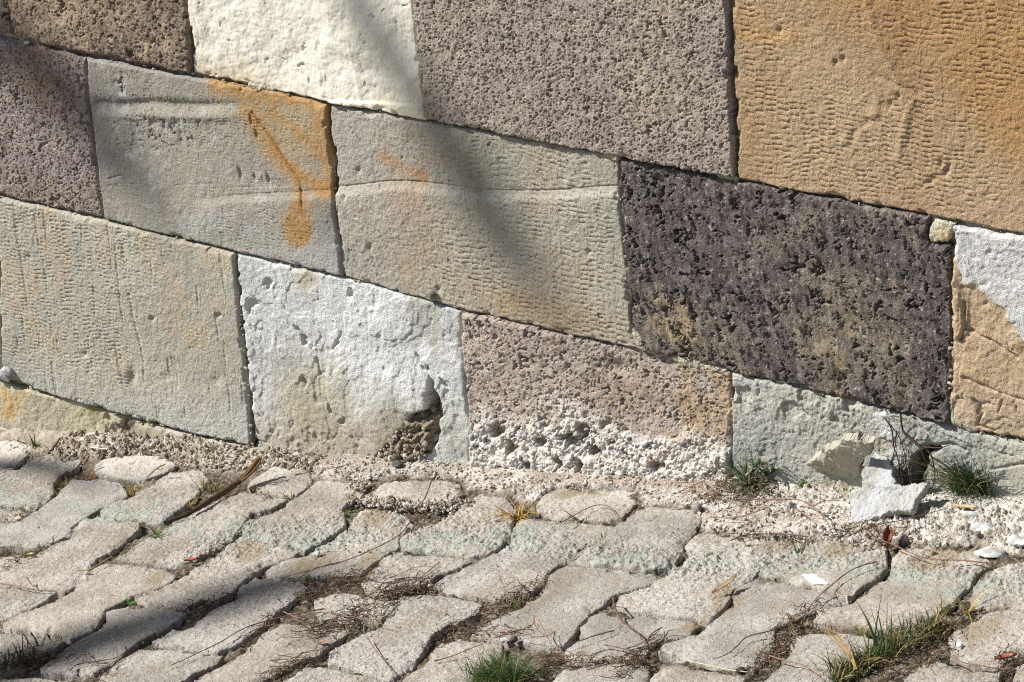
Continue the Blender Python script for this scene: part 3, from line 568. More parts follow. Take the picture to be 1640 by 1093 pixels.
# ------------------------------------------------------------------ pavers
GREEN = [(-60, 775), (60, 800), (160, 826), (330, 848), (470, 862), (560, 862), (640, 868), (760, 872), (850, 866), (930, 888), (1060, 900), (1190, 896), (1300, 905), (1420, 905), (1500, 940), (1640, 935)]
AGG = [(330, 880), (420, 860), (500, 860), (640, 840), (1000, 885), (1150, 915), (1400, 880), (1480, 900), (1640, 935)]
BROWNS = [(395, 885, 34, 16), (600, 828, 36, 16), (505, 898, 50, 16), (590, 895, 24, 16), (1160, 958, 34, 26), (1245, 872, 40, 14), (1345, 882, 44, 14), (1500, 890, 60, 22), (1570, 1010, 45, 24), (255, 925, 22, 10), (980, 770, 160, 12), (1110, 1000, 30, 10), (1430, 1080, 60, 14)]
def r_paver(s):
    rnd = random.Random(s); tone = rnd.uniform(-8, 7); gr = rnd.uniform(.45, 1.25); warm = rnd.uniform(0, 4)
    def f(u, v, x, y, d):
        ag = ss(46, 12, segd(x, y, AGG)+14*fbm(u*9, v*9, 3, 500)); 
        F1, F2, ID = worley(u*150+.4*vn(u*200, v*200, s), v*150+.4*vn(u*200, v*200, s+1), s+2)
        f1, f2, id2 = worley(u*330, v*330, s+3)
        dome = -.0012*ss(-.02, 0, d)
        h = dome+undul(u, v, s, .0016, 8)+gr*(.0016*(.8-f1)*(.2+id2)+.0012*fbm(u*140, v*140, 3, s+4))-.0020*pits(u, v, .0048, .3, .15, .4, s+12, .5)
        h = h+ag*(.0068*np.clip(.75-F1, 0, 1)*(.2+ID)+.0028*fbm(u*45, v*45, 3, s+5)-.0025)
        h = h-.0022*pits(u, v, .011, .3, .12, .3, s+6, .6)
        h = h-.004*ss(.25, .7, fbm(u*24, v*24, 3, s+8))*ss(-.03, -.004, d)
        C = mixc(solid((156+tone+warm, 152+tone, 146+tone-warm), u), (141+tone+warm, 137+tone, 131+tone-warm), ss(-.4, .5, fbm(u*10, v*10, 3, s+9)))
        C = mixc(C, (190, 185, 175), ss(.55, .85, id2)*.35*gr); C = mixc(C, (112, 104, 94), ss(.75, .9, 1-id2)*.5*gr)
        C = mixc(C, (182, 178, 171), ss(.1, .7, fbm(u*22, v*22, 4, s+14))*.4); C = mixc(C, (120, 110, 96), ss(.2, .8, fbm(u*15, v*15, 4, s+15))*.35)
        C = mixc(C, (178, 174, 166), ag*ss(.4, .8, ID)*.4)
        g = ss(30, 4, segd(x, y, GREEN)+12*fbm(u*14, v*14, 3, 501))*ss(-.75, .5, fbm(u*30, v*30, 3, 502)+.25)
        g = g*ss(-.5, .35, fbm(u*95, v*95, 3, 505)+.15); C = mixc(C, (144, 155, 147), g*.66)
        b = np.zeros(x.shape)
        for (a, c_, rx, ry) in BROWNS: b = np.maximum(b, blob(x, y, a, c_, rx, ry, -18))
        b = ss(.3, .75, b+.25*fbm(u*25, v*25, 3, 503)); C = mixc(C, (134, 119, 94), b*.62)
        wl = ss(-.17, -.03, v)*ss(-.3, .4, fbm(u*12, v*12, 3, 504)+.25); C = mixc(C, (196, 190, 182), wl*.85)
        C = mixc(C, (92, 82, 62), ss(-.008, 0.0, d)*ss(-.2, .5, fbm(u*40, v*40, 2, s+10))*.5)
        return h, C
    return f
PAVERS = [
 ([(0, 704), (40, 705), (56, 718), (24, 745), (0, 747)], 'small shaded paver tip at the left edge, nearest the wall'),
 ([(0, 749), (24, 747), (12, 758), (0, 767)], 'thin paver sliver at the left edge under the shaded paver tip'),
 ([(61, 731), (83, 728), (108, 738), (134, 737), (119, 751), (100, 757), (85, 774), (86, 791), (58, 814), (38, 811), (0, 805), (0, 770), (25, 753)], 'greenish paver with a dark chipped dent, left edge beside the wall rubble'),
 ([(0, 808), (38, 814), (48, 819), (30, 832), (0, 838)], 'brown shaded paver corner at the left edge with moss along its lower side'),
 ([(152, 744), (165, 735), (192, 729), (260, 729), (282, 743), (262, 756), (232, 765), (190, 767), (162, 760), (152, 752)], 'pale grey paver beside the rubble, upper left, with dead grass at its right end'),
 ([(115, 769), (163, 769), (192, 774), (205, 793), (179, 803), (158, 816), (140, 827), (128, 832), (112, 845), (112, 856), (97, 862), (80, 870), (52, 875), (20, 872), (0, 870), (0, 841), (30, 836), (52, 822), (90, 794)], 'long plain grey paver left of the green rimmed paver'),
 ([(161, 820), (170, 808), (205, 796), (240, 779), (272, 758), (318, 752), (335, 766), (312, 795), (290, 812), (262, 830), (225, 834), (185, 830), (163, 826)], 'pale paver with a green painted lower rim, left of the long stick'),
 ([(131, 828), (162, 827), (222, 837), (222, 848), (198, 868), (178, 882), (154, 894), (141, 911), (139, 927), (103, 947), (60, 941), (0, 933), (0, 913), (63, 883), (97, 866), (113, 857), (116, 842)], 'long grey paver below the green rimmed paver'),
 ([(0, 938), (60, 946), (90, 950), (67, 967), (42, 978), (18, 988), (0, 1000)], 'grey paver end at the left edge with a reddish straw across its top'),
 ([(188, 894), (222, 870), (277, 837), (317, 816), (356, 797), (388, 788), (440, 795), (460, 800), (440, 812), (401, 822), (387, 843), (362, 862), (338, 880), (316, 893), (281, 905), (242, 902), (198, 899)], 'grey paver lying along the lower right side of the long stick'),
 ([(396, 774), (415, 759), (440, 747), (463, 747), (491, 753), (500, 768), (488, 782), (470, 792), (445, 790), (415, 784), (397, 780)], 'small pale paver at the raised tip of the long stick'),
 ([(388, 847), (403, 830), (443, 816), (463, 805), (484, 790), (507, 771), (540, 766), (572, 774), (572, 788), (562, 800), (550, 812), (553, 840), (528, 859), (511, 870), (486, 884), (453, 872), (415, 864), (390, 857)], 'knobbly exposed aggregate paver with pale green paint, right of the stick'),
 ([(348, 892), (372, 869), (390, 859), (415, 866), (453, 875), (480, 886), (470, 893), (445, 899), (425, 903), (408, 917), (382, 936), (368, 953), (350, 960), (325, 960), (300, 970), (265, 970), (222, 963), (216, 955), (250, 942), (285, 927), (310, 911)], 'rough paver with a brown stained top, right of the red leaf'),
 ([(141, 918), (170, 904), (198, 902), (257, 911), (281, 920), (277, 930), (253, 942), (214, 953), (196, 964), (170, 975), (158, 998), (147, 1006), (111, 1020), (63, 1011), (8, 1004), (5, 998), (36, 981), (67, 970), (107, 949), (139, 932)], 'smooth grey paver below the red leaf, with a broken hollow on its right side'),
 ([(0, 1010), (60, 1017), (105, 1025), (60, 1050), (0, 1065)], 'paver half hidden by dark grass in the lower left corner'),
 ([(170, 977), (202, 968), (246, 970), (297, 979), (285, 992), (253, 1008), (222, 1024), (206, 1036), (190, 1054), (150, 1077), (110, 1078), (66, 1076), (65, 1066), (95, 1045), (119, 1028), (150, 1012), (168, 999)], 'shaded grey paver with a curving rootlet on it, right of the dark grass'),
 ([(-60, 1082), (60, 1084), (130, 1092), (120, 1140), (-60, 1140)], 'sliver of a paver along the bottom edge at the lower left'),
 ([(245, 1026), (277, 1010), (309, 1001), (348, 973), (380, 957), (384, 940), (408, 924), (440, 923), (480, 929), (492, 940), (470, 960), (445, 975), (430, 990), (416, 1006), (395, 1020), (380, 1030), (348, 1043), (317, 1040), (277, 1034), (243, 1032)], 'paver lying in deep shadow left of the big mat of dead roots'),
 ([(194, 1058), (222, 1042), (269, 1043), (317, 1047), (356, 1051), (345, 1064), (309, 1079), (290, 1093), (270, 1130), (140, 1130), (162, 1086)], 'sunlit paver at the bottom edge under the shadowed paver, crossed by a thin twig'),
 ([(422, 1009), (449, 997), (472, 999), (503, 998), (549, 1000), (560, 1008), (549, 1018), (530, 1028), (511, 1046), (491, 1052), (470, 1063), (430, 1080), (400, 1095), (370, 1130), (290, 1130), (312, 1086), (350, 1067), (375, 1052), (402, 1032), (412, 1020)], 'long pale paver below the big mat of dead roots, with one red chip'),
 ([(578, 933), (598, 907), (616, 888), (638, 880), (677, 884), (729, 892), (754, 898), (729, 910), (701, 919), (677, 935), (646, 949), (622, 955), (590, 952)], 'beige paver below the green painted paver, ringed by dead roots'),
 ([(640, 862), (654, 851), (706, 834), (733, 815), (752, 800), (771, 789), (810, 797), (827, 815), (820, 840), (817, 857), (781, 886), (750, 890), (690, 881), (642, 875)], 'paver with the brightest green painted edge, left of the yellow dry tuft'),
 ([(426, 913), (459, 891), (488, 888), (513, 872), (556, 846), (562, 828), (576, 815), (606, 814), (646, 822), (662, 834), (638, 858), (636, 874), (602, 896), (578, 913), (550, 917), (519, 917), (479, 921), (440, 920)], 'brown and green rough paver crossed by the thin red twig'),
 ([(597, 788), (618, 770), (685, 768), (733, 773), (742, 788), (727, 801), (695, 803), (666, 801), (637, 797), (608, 793)], 'white paver half buried in mortar below the dark hole of the wall'),
 ([(694, 937), (717, 920), (757, 902), (790, 884), (818, 862), (822, 842), (834, 830), (860, 828), (911, 832), (980, 839), (988, 848), (950, 868), (931, 874), (905, 895), (875, 915), (869, 932), (851, 947), (824, 955), (790, 958), (741, 950), (705, 942)], 'smooth grey paver below the yellow dry tuft'),
 ([(860, 807), (871, 793), (899, 781), (931, 785), (985, 783), (1020, 788), (1020, 805), (996, 828), (974, 831), (935, 829), (891, 826), (863, 820)], 'white capped paver with a broken hollow behind the green weed near the wall'),
 ([(909, 896), (917, 885), (958, 857), (998, 833), (1030, 812), (1077, 814), (1118, 818), (1124, 830), (1113, 852), (1092, 866), (1094, 884), (1071, 906), (1034, 911), (978, 904), (919, 901)], 'pale knobbly paver with a grey pebble on its far corner'),
 ([(752, 1014), (770, 997), (800, 985), (835, 968), (860, 950), (873, 935), (875, 922), (907, 904), (978, 909), (1053, 917), (1061, 927), (1038, 937), (986, 951), (950, 973), (927, 998), (921, 1014), (899, 1034), (870, 1036), (830, 1026), (790, 1022)], 'long pale paver above the small green grass tuft at the bottom'),
 ([(640, 955), (673, 952), (709, 951), (774, 966), (765, 978), (752, 988), (717, 1001), (693, 1016), (683, 1036), (667, 1056), (643, 1078), (622, 1086), (570, 1070), (525, 1060), (529, 1042), (560, 1026), (612, 1003), (622, 985)], 'pale speckled paver right of the big mat of dead roots, a dark pebble on it'),
 ([(503, 962), (540, 946), (585, 958), (642, 960), (628, 978), (604, 999), (555, 995), (512, 992)], 'paver mostly hidden under the big mat of dead roots'),
 ([(453, 1090), (487, 1070), (527, 1068), (578, 1078), (620, 1092), (600, 1140), (430, 1140)], 'sliver of a pale paver along the bottom edge left of the green tuft'),
 ([(690, 1047), (705, 1030), (735, 1020), (770, 1027), (805, 1032), (800, 1057), (760, 1087), (735, 1130), (622, 1130), (650, 1087), (680, 1067)], 'pale paver left of the small green grass tuft, crossed by two straws'),
 ([(926, 1002), (946, 987), (963, 979), (986, 983), (1023, 985), (1121, 996), (1109, 1008), (1103, 1016), (1078, 1020), (1057, 1024), (1044, 1032), (1030, 1048), (1013, 1050), (975, 1052), (940, 1058), (917, 1060), (900, 1048), (905, 1039), (930, 1020)], 'pale paver with a forked dark root lying across its right half'),
 ([(1097, 872), (1105, 859), (1129, 850), (1172, 852), (1240, 863), (1279, 863), (1293, 871), (1271, 889), (1236, 896), (1213, 915), (1190, 931), (1172, 939), (1168, 959), (1154, 975), (1135, 993), (1113, 989), (1077, 985), (1038, 980), (988, 973), (992, 955), (1040, 939), (1079, 911), (1107, 888)], 'knobbly paver with a brown corner next to the curled dry leaf'),
 ([(1214, 916), (1234, 900), (1279, 891), (1299, 865), (1358, 862), (1404, 867), (1419, 882), (1418, 911), (1402, 927), (1357, 955), (1319, 943), (1279, 933), (1240, 924)], 'green and brown paver carrying the flat white flake'),
 ([(1171, 950), (1183, 937), (1211, 925), (1234, 927), (1279, 936), (1319, 946), (1354, 959), (1317, 973), (1292, 980), (1269, 992), (1244, 1000), (1238, 1035), (1206, 1066), (1173, 1069), (1138, 1066), (1110, 1056), (1075, 1049), (1055, 1043), (1062, 1030), (1090, 1024), (1138, 998), (1160, 979), (1177, 966)], 'large pale paver in front of the one with the white flake'),
 ([(1428, 909), (1428, 894), (1440, 878), (1485, 872), (1564, 878), (1592, 888), (1586, 902), (1566, 913), (1552, 937), (1529, 963), (1507, 975), (1480, 988), (1455, 1001), (1406, 1008), (1358, 1002), (1305, 996), (1309, 979), (1360, 965), (1400, 939), (1426, 921)], 'paver with rough brown top and smooth pale foot, behind the tall grass clump'),
 ([(1550, 958), (1560, 940), (1582, 915), (1606, 904), (1640, 898), (1760, 890), (1760, 985), (1640, 972), (1567, 970)], 'rough greenish paver at the right edge under the white stone chip'),
 ([(1519, 1018), (1534, 1004), (1552, 996), (1569, 985), (1582, 975), (1640, 975), (1760, 988), (1760, 1035), (1640, 1040), (1619, 1050), (1600, 1065), (1551, 1060), (1523, 1050)], 'brown topped paver right of the tall grass clump'),
 ([(1450, 1087), (1475, 1064), (1500, 1058), (1532, 1066), (1590, 1072), (1603, 1076), (1600, 1093), (1590, 1140), (1430, 1140)], 'brownish paver along the bottom edge right of the tall grass clump'),
 ([(1267, 1028), (1281, 1014), (1319, 1010), (1378, 1014), (1400, 1022), (1396, 1036), (1366, 1052), (1338, 1072), (1325, 1130), (1190, 1130), (1224, 1092), (1252, 1065), (1265, 1048)], 'pale paver left of the tall grass clump at the bottom edge'),
 ([(885, 1087), (905, 1072), (945, 1067), (990, 1062), (1038, 1064), (1038, 1080), (1020, 1130), (870, 1130)], 'paver at the bottom edge between the green tuft and a knot of dead roots'),
 ([(1064, 1068), (1085, 1063), (1130, 1075), (1180, 1080), (1193, 1087), (1170, 1140), (1030, 1140), (1042, 1087)], 'paver at the bottom edge below the large pale paver, edged by a white straw'),
 ([(1628, 1066), (1660, 1052), (1760, 1045), (1760, 1140), (1610, 1140)], 'paver corner at the bottom right corner of the photo'),
]
rr = random.Random(4)
for i, (poly, lab) in enumerate(PAVERS):
    poly = [(-110 if x == 0 else x, y) for x, y in poly]
    o = plate('paving_stone', GROUND, poly, r_paver(600+i*11), M_CONC, sp=.0014, gap=-.0018, rim=.0026, depth=.06, rag=.0013, ragf=60, seed=600+i*7,
              base=.0016*rr.uniform(-1, 1), corner=0, chips=.003, tilt=(rr.uniform(-.008, .008), rr.uniform(-.01, .01)))
    tag(o, lab, 'paving stone', 'interlocking concrete paving stones along the wall')

# ------------------------------------------------------------------ ground
RUB = [(-200, 700), (0, 701), (50, 716), (60, 727), (85, 727), (110, 737), (136, 735), (160, 736), (192, 728), (262, 728), (300, 746), (335, 752), (390, 752), (440, 745), (495, 752), (508, 764), (560, 770), (590, 768), (620, 760), (690, 760), (738, 766), (752, 782), (815, 788), (850, 806), (875, 788), (905, 780), (1025, 786), (1030, 808), (1110, 812), (1130, 848), (1180, 850), (1300, 862), (1420, 864), (1560, 875), (1600, 888), (1640, 890), (1900, 900)]
rub = np.array([GROUND.px(*p) for p in RUB])
def rubble(a, b):
    """mortar rubble banked against the wall: mask 0..1"""
    edge = np.interp(a, rub[:, 0], rub[:, 1])
    return edge
def ground_h(a, b, detail=True):
    edge = np.interp(a, rub[:, 0], rub[:, 1]); t = (b-edge)                 # metres on the wall side of the rubble's edge
    wob = .020*fbm(a*38, b*38, 4, 700)
    m = ss(-.008, .016, t+wob*.7)
    px, py = GROUND.to_px(a, b); amp = np.interp(px, [0, 350, 450, 1100, 1180, 1260, 1470, 1520, 1600], [.016, .014, .004, .003, .009, .003, .002, .008, .010])
    bank = .003+amp*ss(0, 1, (t)/np.maximum(-edge, .02))
    soil = -.0110+.005*fbm(a*25, b*25, 3, 701)
    near = ss(-.06, 0, t+wob)*(1-m)
    h = soil+near*.006
    F1, F2, ID = worley(a*190+.5*vn(a*90, b*90, 4), b*190+.5*vn(a*90, b*90, 5), 702)
    g1, g2, gd = worley(a*310, b*310, 703)
    clump = ss(-.3, .4, fbm(a*11, b*11, 3, 704))
    pinksmooth = ss(.35, .7, blob(px, py, 990, 768, 120, 12, 4)+blob(px, py, 1100, 775, 90, 14, 6))
    rough = (.0125*np.clip(.75-F1, 0, 1)*ID-.003+.0055*np.clip(.8-g1, 0, 1)*(.2+gd)+.007*fbm(a*35, b*35, 3, 705))*(.25+.95*clump)*(1-.85*pinksmooth)*np.interp(px, [420, 560, 1000, 1150], [1, .6, .6, 1])
    h = h*(1-m)+(bank+rough)*m
    h = h+(1-m)*(.0025*fbm(a*90, b*90, 3, 706)+.005*np.clip(.7-g1, 0, 1)*gd)
    return h, m, ID, gd, px, py, pinksmooth, clump
a_ax = np.concatenate([-np.geomspace(45, 1.35, 26)+0, axis(-.28, 2.62, -.28, 2.62, .0024, .01), 2.62+np.geomspace(.05, 45, 26)])
a_ax = np.concatenate([-np.geomspace(40, .32, 26), axis(-.28, 2.62, -9, 9, .0023, .01), 2.62+np.geomspace(.05, 42, 26)])
b_ax = np.concatenate([-1.3-np.geomspace(45, .05, 26), axis(-1.3, -.36, -9, 9, .004, .01)[:-1], axis(-.36, .02, -9, 9, .0018, .01), np.geomspace(.06, 40, 18)])
A, B = np.meshgrid(a_ax, b_ax)
h, m, ID, gd, px, py, ps, clump = ground_h(A, B)
h = np.where(B > .02, -.03, h)
C = mixc(solid((72, 60, 46), A), (52, 44, 35), ss(-.3, .5, fbm(A*20, B*20, 3, 710)))
C = mixc(C, (116, 106, 92), ss(.0, .6, fbm(A*30, B*30, 3, 716))*.6); C = mixc(C, (150, 142, 128), ss(.6, .9, gd)*.7)
C = mixc(C, (70, 76, 42), ss(.35, .8, fbm(A*14, B*14, 3, 711))*.4)
CW = mixc(solid((188, 181, 173), A), (170, 162, 153), ss(-.3, .5, fbm(A*16, B*16, 3, 712)))
CW = mixc(CW, (200, 196, 188), ss(1080, 1300, px)*.75); CW = mixc(CW, (156, 144, 124), ss(230, 60, px)*.75)
CW = mixc(CW, (140, 128, 112), ss(.5, .9, ID)*.35); CW = mixc(CW, (166, 148, 136), ps*.9)
CW = mixc(CW, (110, 96, 80), np.clip(blob(px, py, 200, 695, 30, 25)*.8+blob(px, py, 1190, 800, 70, 25)*.75+blob(px, py, 1400, 850, 80, 12)*.5, 0, 1)*ss(-.4, .4, fbm(A*40, B*40, 2, 713)))
CW = mixc(CW, (146, 134, 118), ss(.05, .6, fbm(A*26, B*26, 4, 714))*.75); CW = mixc(CW, (138, 128, 114), ss(.65, .9, ID)*.55); CW = mixc(CW, (206, 203, 197), ss(.2, .7, fbm(A*20, B*20, 4, 715))*.5)
C = C+(CW-C)*m[..., None]
far = ss(0, .1, np.maximum(np.maximum(-.3-A, A-2.64), -1.3-B)); h = h*(1-far)-.014*far; C = mixc(C, (80, 70, 56), far)
I = np.arange(A.size).reshape(A.shape)
Q = np.stack([I[:-1, :-1], I[:-1, 1:], I[1:, 1:], I[1:, :-1]], -1).reshape(-1, 4)
g = mesh_obj('ground', GROUND.world(A, B, h).reshape(-1, 3), Q, C.reshape(-1, 3), M_SOIL, origin=(0, 0, 0)); g['kind'] = 'structure'

# the same paving carried on outside the picture
bgp = []; rg_ = np.random.default_rng(31)
VV = []; FF = []; CC = []; nn = 0
hpoly = np.array([(-.098, -.078), (-.045, -.078), (-.028, -.068), (.028, -.068), (.045, -.078), (.098, -.078), (.098, .078), (.045, .078), (.028, .068), (-.028, .068), (-.045, .078), (-.098, .078)])
for i in range(-16, 30):
    for j in range(-20, 16):
        c = np.array([1.2, -.6])+i*np.array([.165, .035])+j*np.array([-.02, .200])+((i % 2)*.1)*np.array([-.1, 1])
        if c[1] > -.12 or c[1] < -2.6 or abs(c[0]-1.2) > 2.9: continue
        x_, y_ = GROUND.to_px(c[0], c[1])
        if -190 < x_ < 1790 and y_ < 1185: continue
        Pp = hpoly[:, ::-1]*.97@np.array([[.995, .1], [-.1, .995]])+c+rg_.normal(size=2)*.003; n_ = len(Pp); ctr = Pp.mean(0)
        rings = [(1, -.05), (1, -.004), (.965, 0), (.5, .001)]
        vs_ = np.concatenate([GROUND.world(ctr[0]+(Pp[:, 0]-ctr[0])*k, ctr[1]+(Pp[:, 1]-ctr[1])*k, hh) for k, hh in rings])
        fs_ = [(r_*n_+q, r_*n_+(q+1) % n_, (r_+1)*n_+(q+1) % n_, (r_+1)*n_+q) for r_ in range(3) for q in range(n_)]
        b0 = 3*n_; fs_ += [(b0, b0+1, b0+10, b0+11), (b0+1, b0+2, b0+9, b0+10), (b0+2, b0+3, b0+8, b0+9), (b0+3, b0+4, b0+7, b0+8), (b0+4, b0+5, b0+6, b0+7)]
        VV.append(vs_); FF.append(np.array(fs_)[:, ::-1]+nn); nn += len(vs_); CC.append(np.repeat(lin(np.array((158, 153, 146))+rg_.normal()*7)[None], len(vs_), 0))
pv = mesh_obj('pavement', np.concatenate(VV), np.concatenate(FF), np.concatenate(CC), M_CONC, origin=(0, 0, 0), smooth=False); pv['kind'] = 'structure'

def gz(x, y, extra=0.0):
    """world point on the ground under photo pixel (x, y)"""
    a, b = GROUND.px(x, y)
    hh = ground_h(np.array([a]), np.array([b]))[0][0]
    return GROUND.world(a, b, max(hh, -.010)+extra)

# ------------------------------------------------------------------ chips, crumbs and pebbles
def ico(sub=2):
    import bmesh
    bm = bmesh.new(); bmesh.ops.create_icosphere(bm, subdivisions=sub, radius=1)
    V = np.array([v.co[:] for v in bm.verts]); F_ = np.array([[v.index for v in f.verts] for f in bm.faces]); bm.free(); return V, F_
IV1, IF1 = ico(1); IV2, IF2 = ico(2); IV3, IF3 = ico(4)
def rand_rot(rng):
    q = rng.normal(size=4); q /= np.linalg.norm(q); a, b, c, d = q
    return np.array([[1-2*(c*c+d*d), 2*(b*c-a*d), 2*(b*d+a*c)], [2*(b*c+a*d), 1-2*(b*b+d*d), 2*(c*d-a*b)], [2*(b*d-a*c), 2*(c*d+a*b), 1-2*(b*b+c*c)]])
def chunk(V, rng, size, flat=(.6, 1)):
    cuts = rng.normal(size=(7, 3)); cuts /= np.linalg.norm(cuts, axis=1)[:, None]
    P = V.copy()
    for c in cuts:
        k = rng.uniform(.45, .85); dd = P@c; P = P-np.outer(np.clip(dd-k, 0, None), c)
    P = P*np.array([1, rng.uniform(.6, 1), rng.uniform(*flat)])
    P = P*(1+.06*rng.normal(size=(len(P), 1)))
    return (P@rand_rot(rng).T)*size
def scatter(name, pts, mat, seed, label, kind='stuff', V0=IV1, F0=IF1):
    rng = np.random.default_rng(seed); VV = []; FF = []; CC = []; n = 0
    for (p, size, col) in pts:
        q = chunk(V0, rng, size)+p
        VV.append(q); FF.append(F0+n); n += len(q); CC.append(np.repeat(lin(np.clip(np.array(col)*rng.uniform(.86, 1.08), 0, 250))[None], len(q), 0))
    o = mesh_obj(name, np.concatenate(VV), np.concatenate(FF), np.concatenate(CC), mat, smooth=False)
    if kind: o['kind'] = kind
    if label: o['label'] = label; o['category'] = 'rubble' if 'rubble' in name else 'grit'
    return o
rng = np.random.default_rng(5)
def crumbs(n, seed, region, cols, smin, smax):
    r = np.random.default_rng(seed); out = []
    while len(out) < n:
        x = r.uniform(region[0], region[1]); a, _b = GROUND.px(x, 800)
        e = np.interp(a, rub[:, 0], rub[:, 1]); b = e*r.uniform(0, 1.05)**.8
        aa = np.array([a]); bb = np.array([b]); hh, mm, *_ = ground_h(aa, bb)
        
        s = smin+(smax-smin)*r.random()**4
        out.append((GROUND.world(a, b, hh[0]+s*.3), s, cols[r.integers(len(cols))]))
    return out
scatter('mortar_rubble', crumbs(2200, 11, (1120, 1700), [(202, 198, 190), (188, 180, 168), (214, 210, 204), (150, 138, 122), (176, 168, 156)], .0009, .006), M_MORT, 1, 'crumbled white mortar heaped along the wall foot on the right')
scatter('mortar_rubble', crumbs(1700, 12, (420, 1130), [(196, 189, 180), (182, 172, 160), (204, 199, 192), (140, 128, 110)], .001, .0048), M_MORT, 2, 'crumbled pinkish grey mortar along the wall foot in the middle')
scatter('mortar_rubble', crumbs(1900, 13, (-60, 420), [(170, 160, 142), (150, 138, 118), (186, 178, 164), (112, 98, 80)], .0015, .0075), M_MORT, 3, 'brownish crumbs of earth and mortar along the wall foot on the left')
def clumps(n, seed):
    r = np.random.default_rng(seed); out = []; P = np.array(NOTCH, float)
    while len(out) < n:
        x, y = r.uniform(596, 706), r.uniform(652, 744)
        if sdf(np.array([x]), np.array([y]), P)[0] > 1: continue
        k = (y-650)/90*min(1, (708-x)/30)
        F_ = Frame((0, .030-.038*max(k, 0)+.006*r.normal(), 0), (1, 0, 0), (0, 0, 1)); q = F_.px(x, y)
        out.append((F_.world(*q), .002+.007*r.random()**2, [(178, 168, 150), (158, 146, 128), (194, 186, 172), (124, 110, 94)][r.integers(4)]))
    return out
scatter('mortar_rubble', clumps(420, 17), M_MORT, 5, 'brown knobbly mortar packed in the broken hole of the cracked whitish block')
def along(path, n, wid, smin, smax, cols, seed):
    r = np.random.default_rng(seed); P = np.array(path, float); out = []
    for _ in range(n):
        k = r.integers(len(P)-1); t = r.random(); x, y = P[k]*(1-t)+P[k+1]*t+r.normal(size=2)*wid*np.array([1, .5]); a, b = GROUND.px(x, y)
        s_ = smin+(smax-smin)*r.random()**2.5; out.append((GROUND.world(a, b, -.004+.008*r.random()), s_, cols[r.integers(len(cols))]))
    return out
GC = [(186, 178, 166), (160, 150, 134), (140, 130, 114), (198, 192, 182)]
scatter('mortar_rubble', along([(566, 796), (590, 803), (640, 810), (700, 812), (748, 806)], 760, 8, .0014, .0065, GC, 21)+along([(560, 784), (596, 776)], 120, 8, .0014, .006, GC, 22), M_MORT, 6, 'grey mortar crumbs round the half buried white paver in the middle')
scatter('loose_grit', along([(330, 884), (362, 868), (400, 840)], 90, 4, .001, .005, GC, 23)+along([(1130, 845), (1180, 850), (1230, 858), (1300, 862), (1420, 868)], 300, 9, .001, .0045, GC, 24)+along([(130, 742), (60, 735), (20, 715)], 120, 6, .001, .005, GC, 25)+along([(500, 900), (560, 860), (620, 905)], 60, 14, .0008, .003, GC, 26), M_MORT, 7, 'coarse mortar grit lying in and along the joints near the wall')
def loose(n, seed):
    r = np.random.default_rng(seed); out = []
    for _ in range(n):
        x, y = r.uniform(-20, 1660), r.uniform(760, 1100)
        a, b = GROUND.px(x, y); s = .0009+.0016*r.random()**4
        out.append((GROUND.world(a, b, .0012), s, [(176, 170, 160), (140, 128, 110), (196, 192, 186), (110, 100, 88)][r.integers(4)]))
    return out
scatter('loose_grit', loose(500, 14), M_MORT, 4, 'fine loose grit sprinkled over the paving')

def stone(name, x, y, size, col, seed, label, cat, dims=(1, .7, .45), rz=0, tilt=0, lift=0, mat=None, at=None):
    r = np.random.default_rng(seed)
    P = IV3.copy()
    for _ in range(9):
        c = r.normal(size=3); c /= np.linalg.norm(c); k = r.uniform(.55, .9); P = P-np.outer(np.clip(P@c-k, 0, None), c)
    nz = fbm(P[:, 0]*2.1+P[:, 2], P[:, 1]*2.1-P[:, 2]*1.3, 4, seed); P = P*(1+.10*nz[:, None]+.05*fbm(P[:, 0]*6+P[:, 2]*3, P[:, 1]*6-P[:, 2]*4, 3, seed+9)[:, None])
    P = P*np.array(dims)*size
    R = np.array(Matrix.Rotation(math.radians(rz), 3, 'Z') @ Matrix.Rotation(math.radians(tilt), 3, 'X')); P = P@R.T
    base = gz(x, y) if at is None else np.array(at)
    top = max(base[2], GROUND.world(*GROUND.px(x, y), 0.0)[2]) if lift == 0 else base[2]
    P[:, 2] -= P[:, 2].min(); P = P+np.array([base[0], base[1], top-.001+lift])
    C = mixc(solid(col, P[:, 0]), tuple(np.array(col)*.8), ss(-.2, .6, fbm(P[:, 0]*120, P[:, 1]*120+P[:, 2]*90, 3, seed+3)))
    o = mesh_obj(name, P, IF3, C, mat or M_LIME); tag(o, label, cat); return o
GS = 'loose stones lying at the foot of the wall'
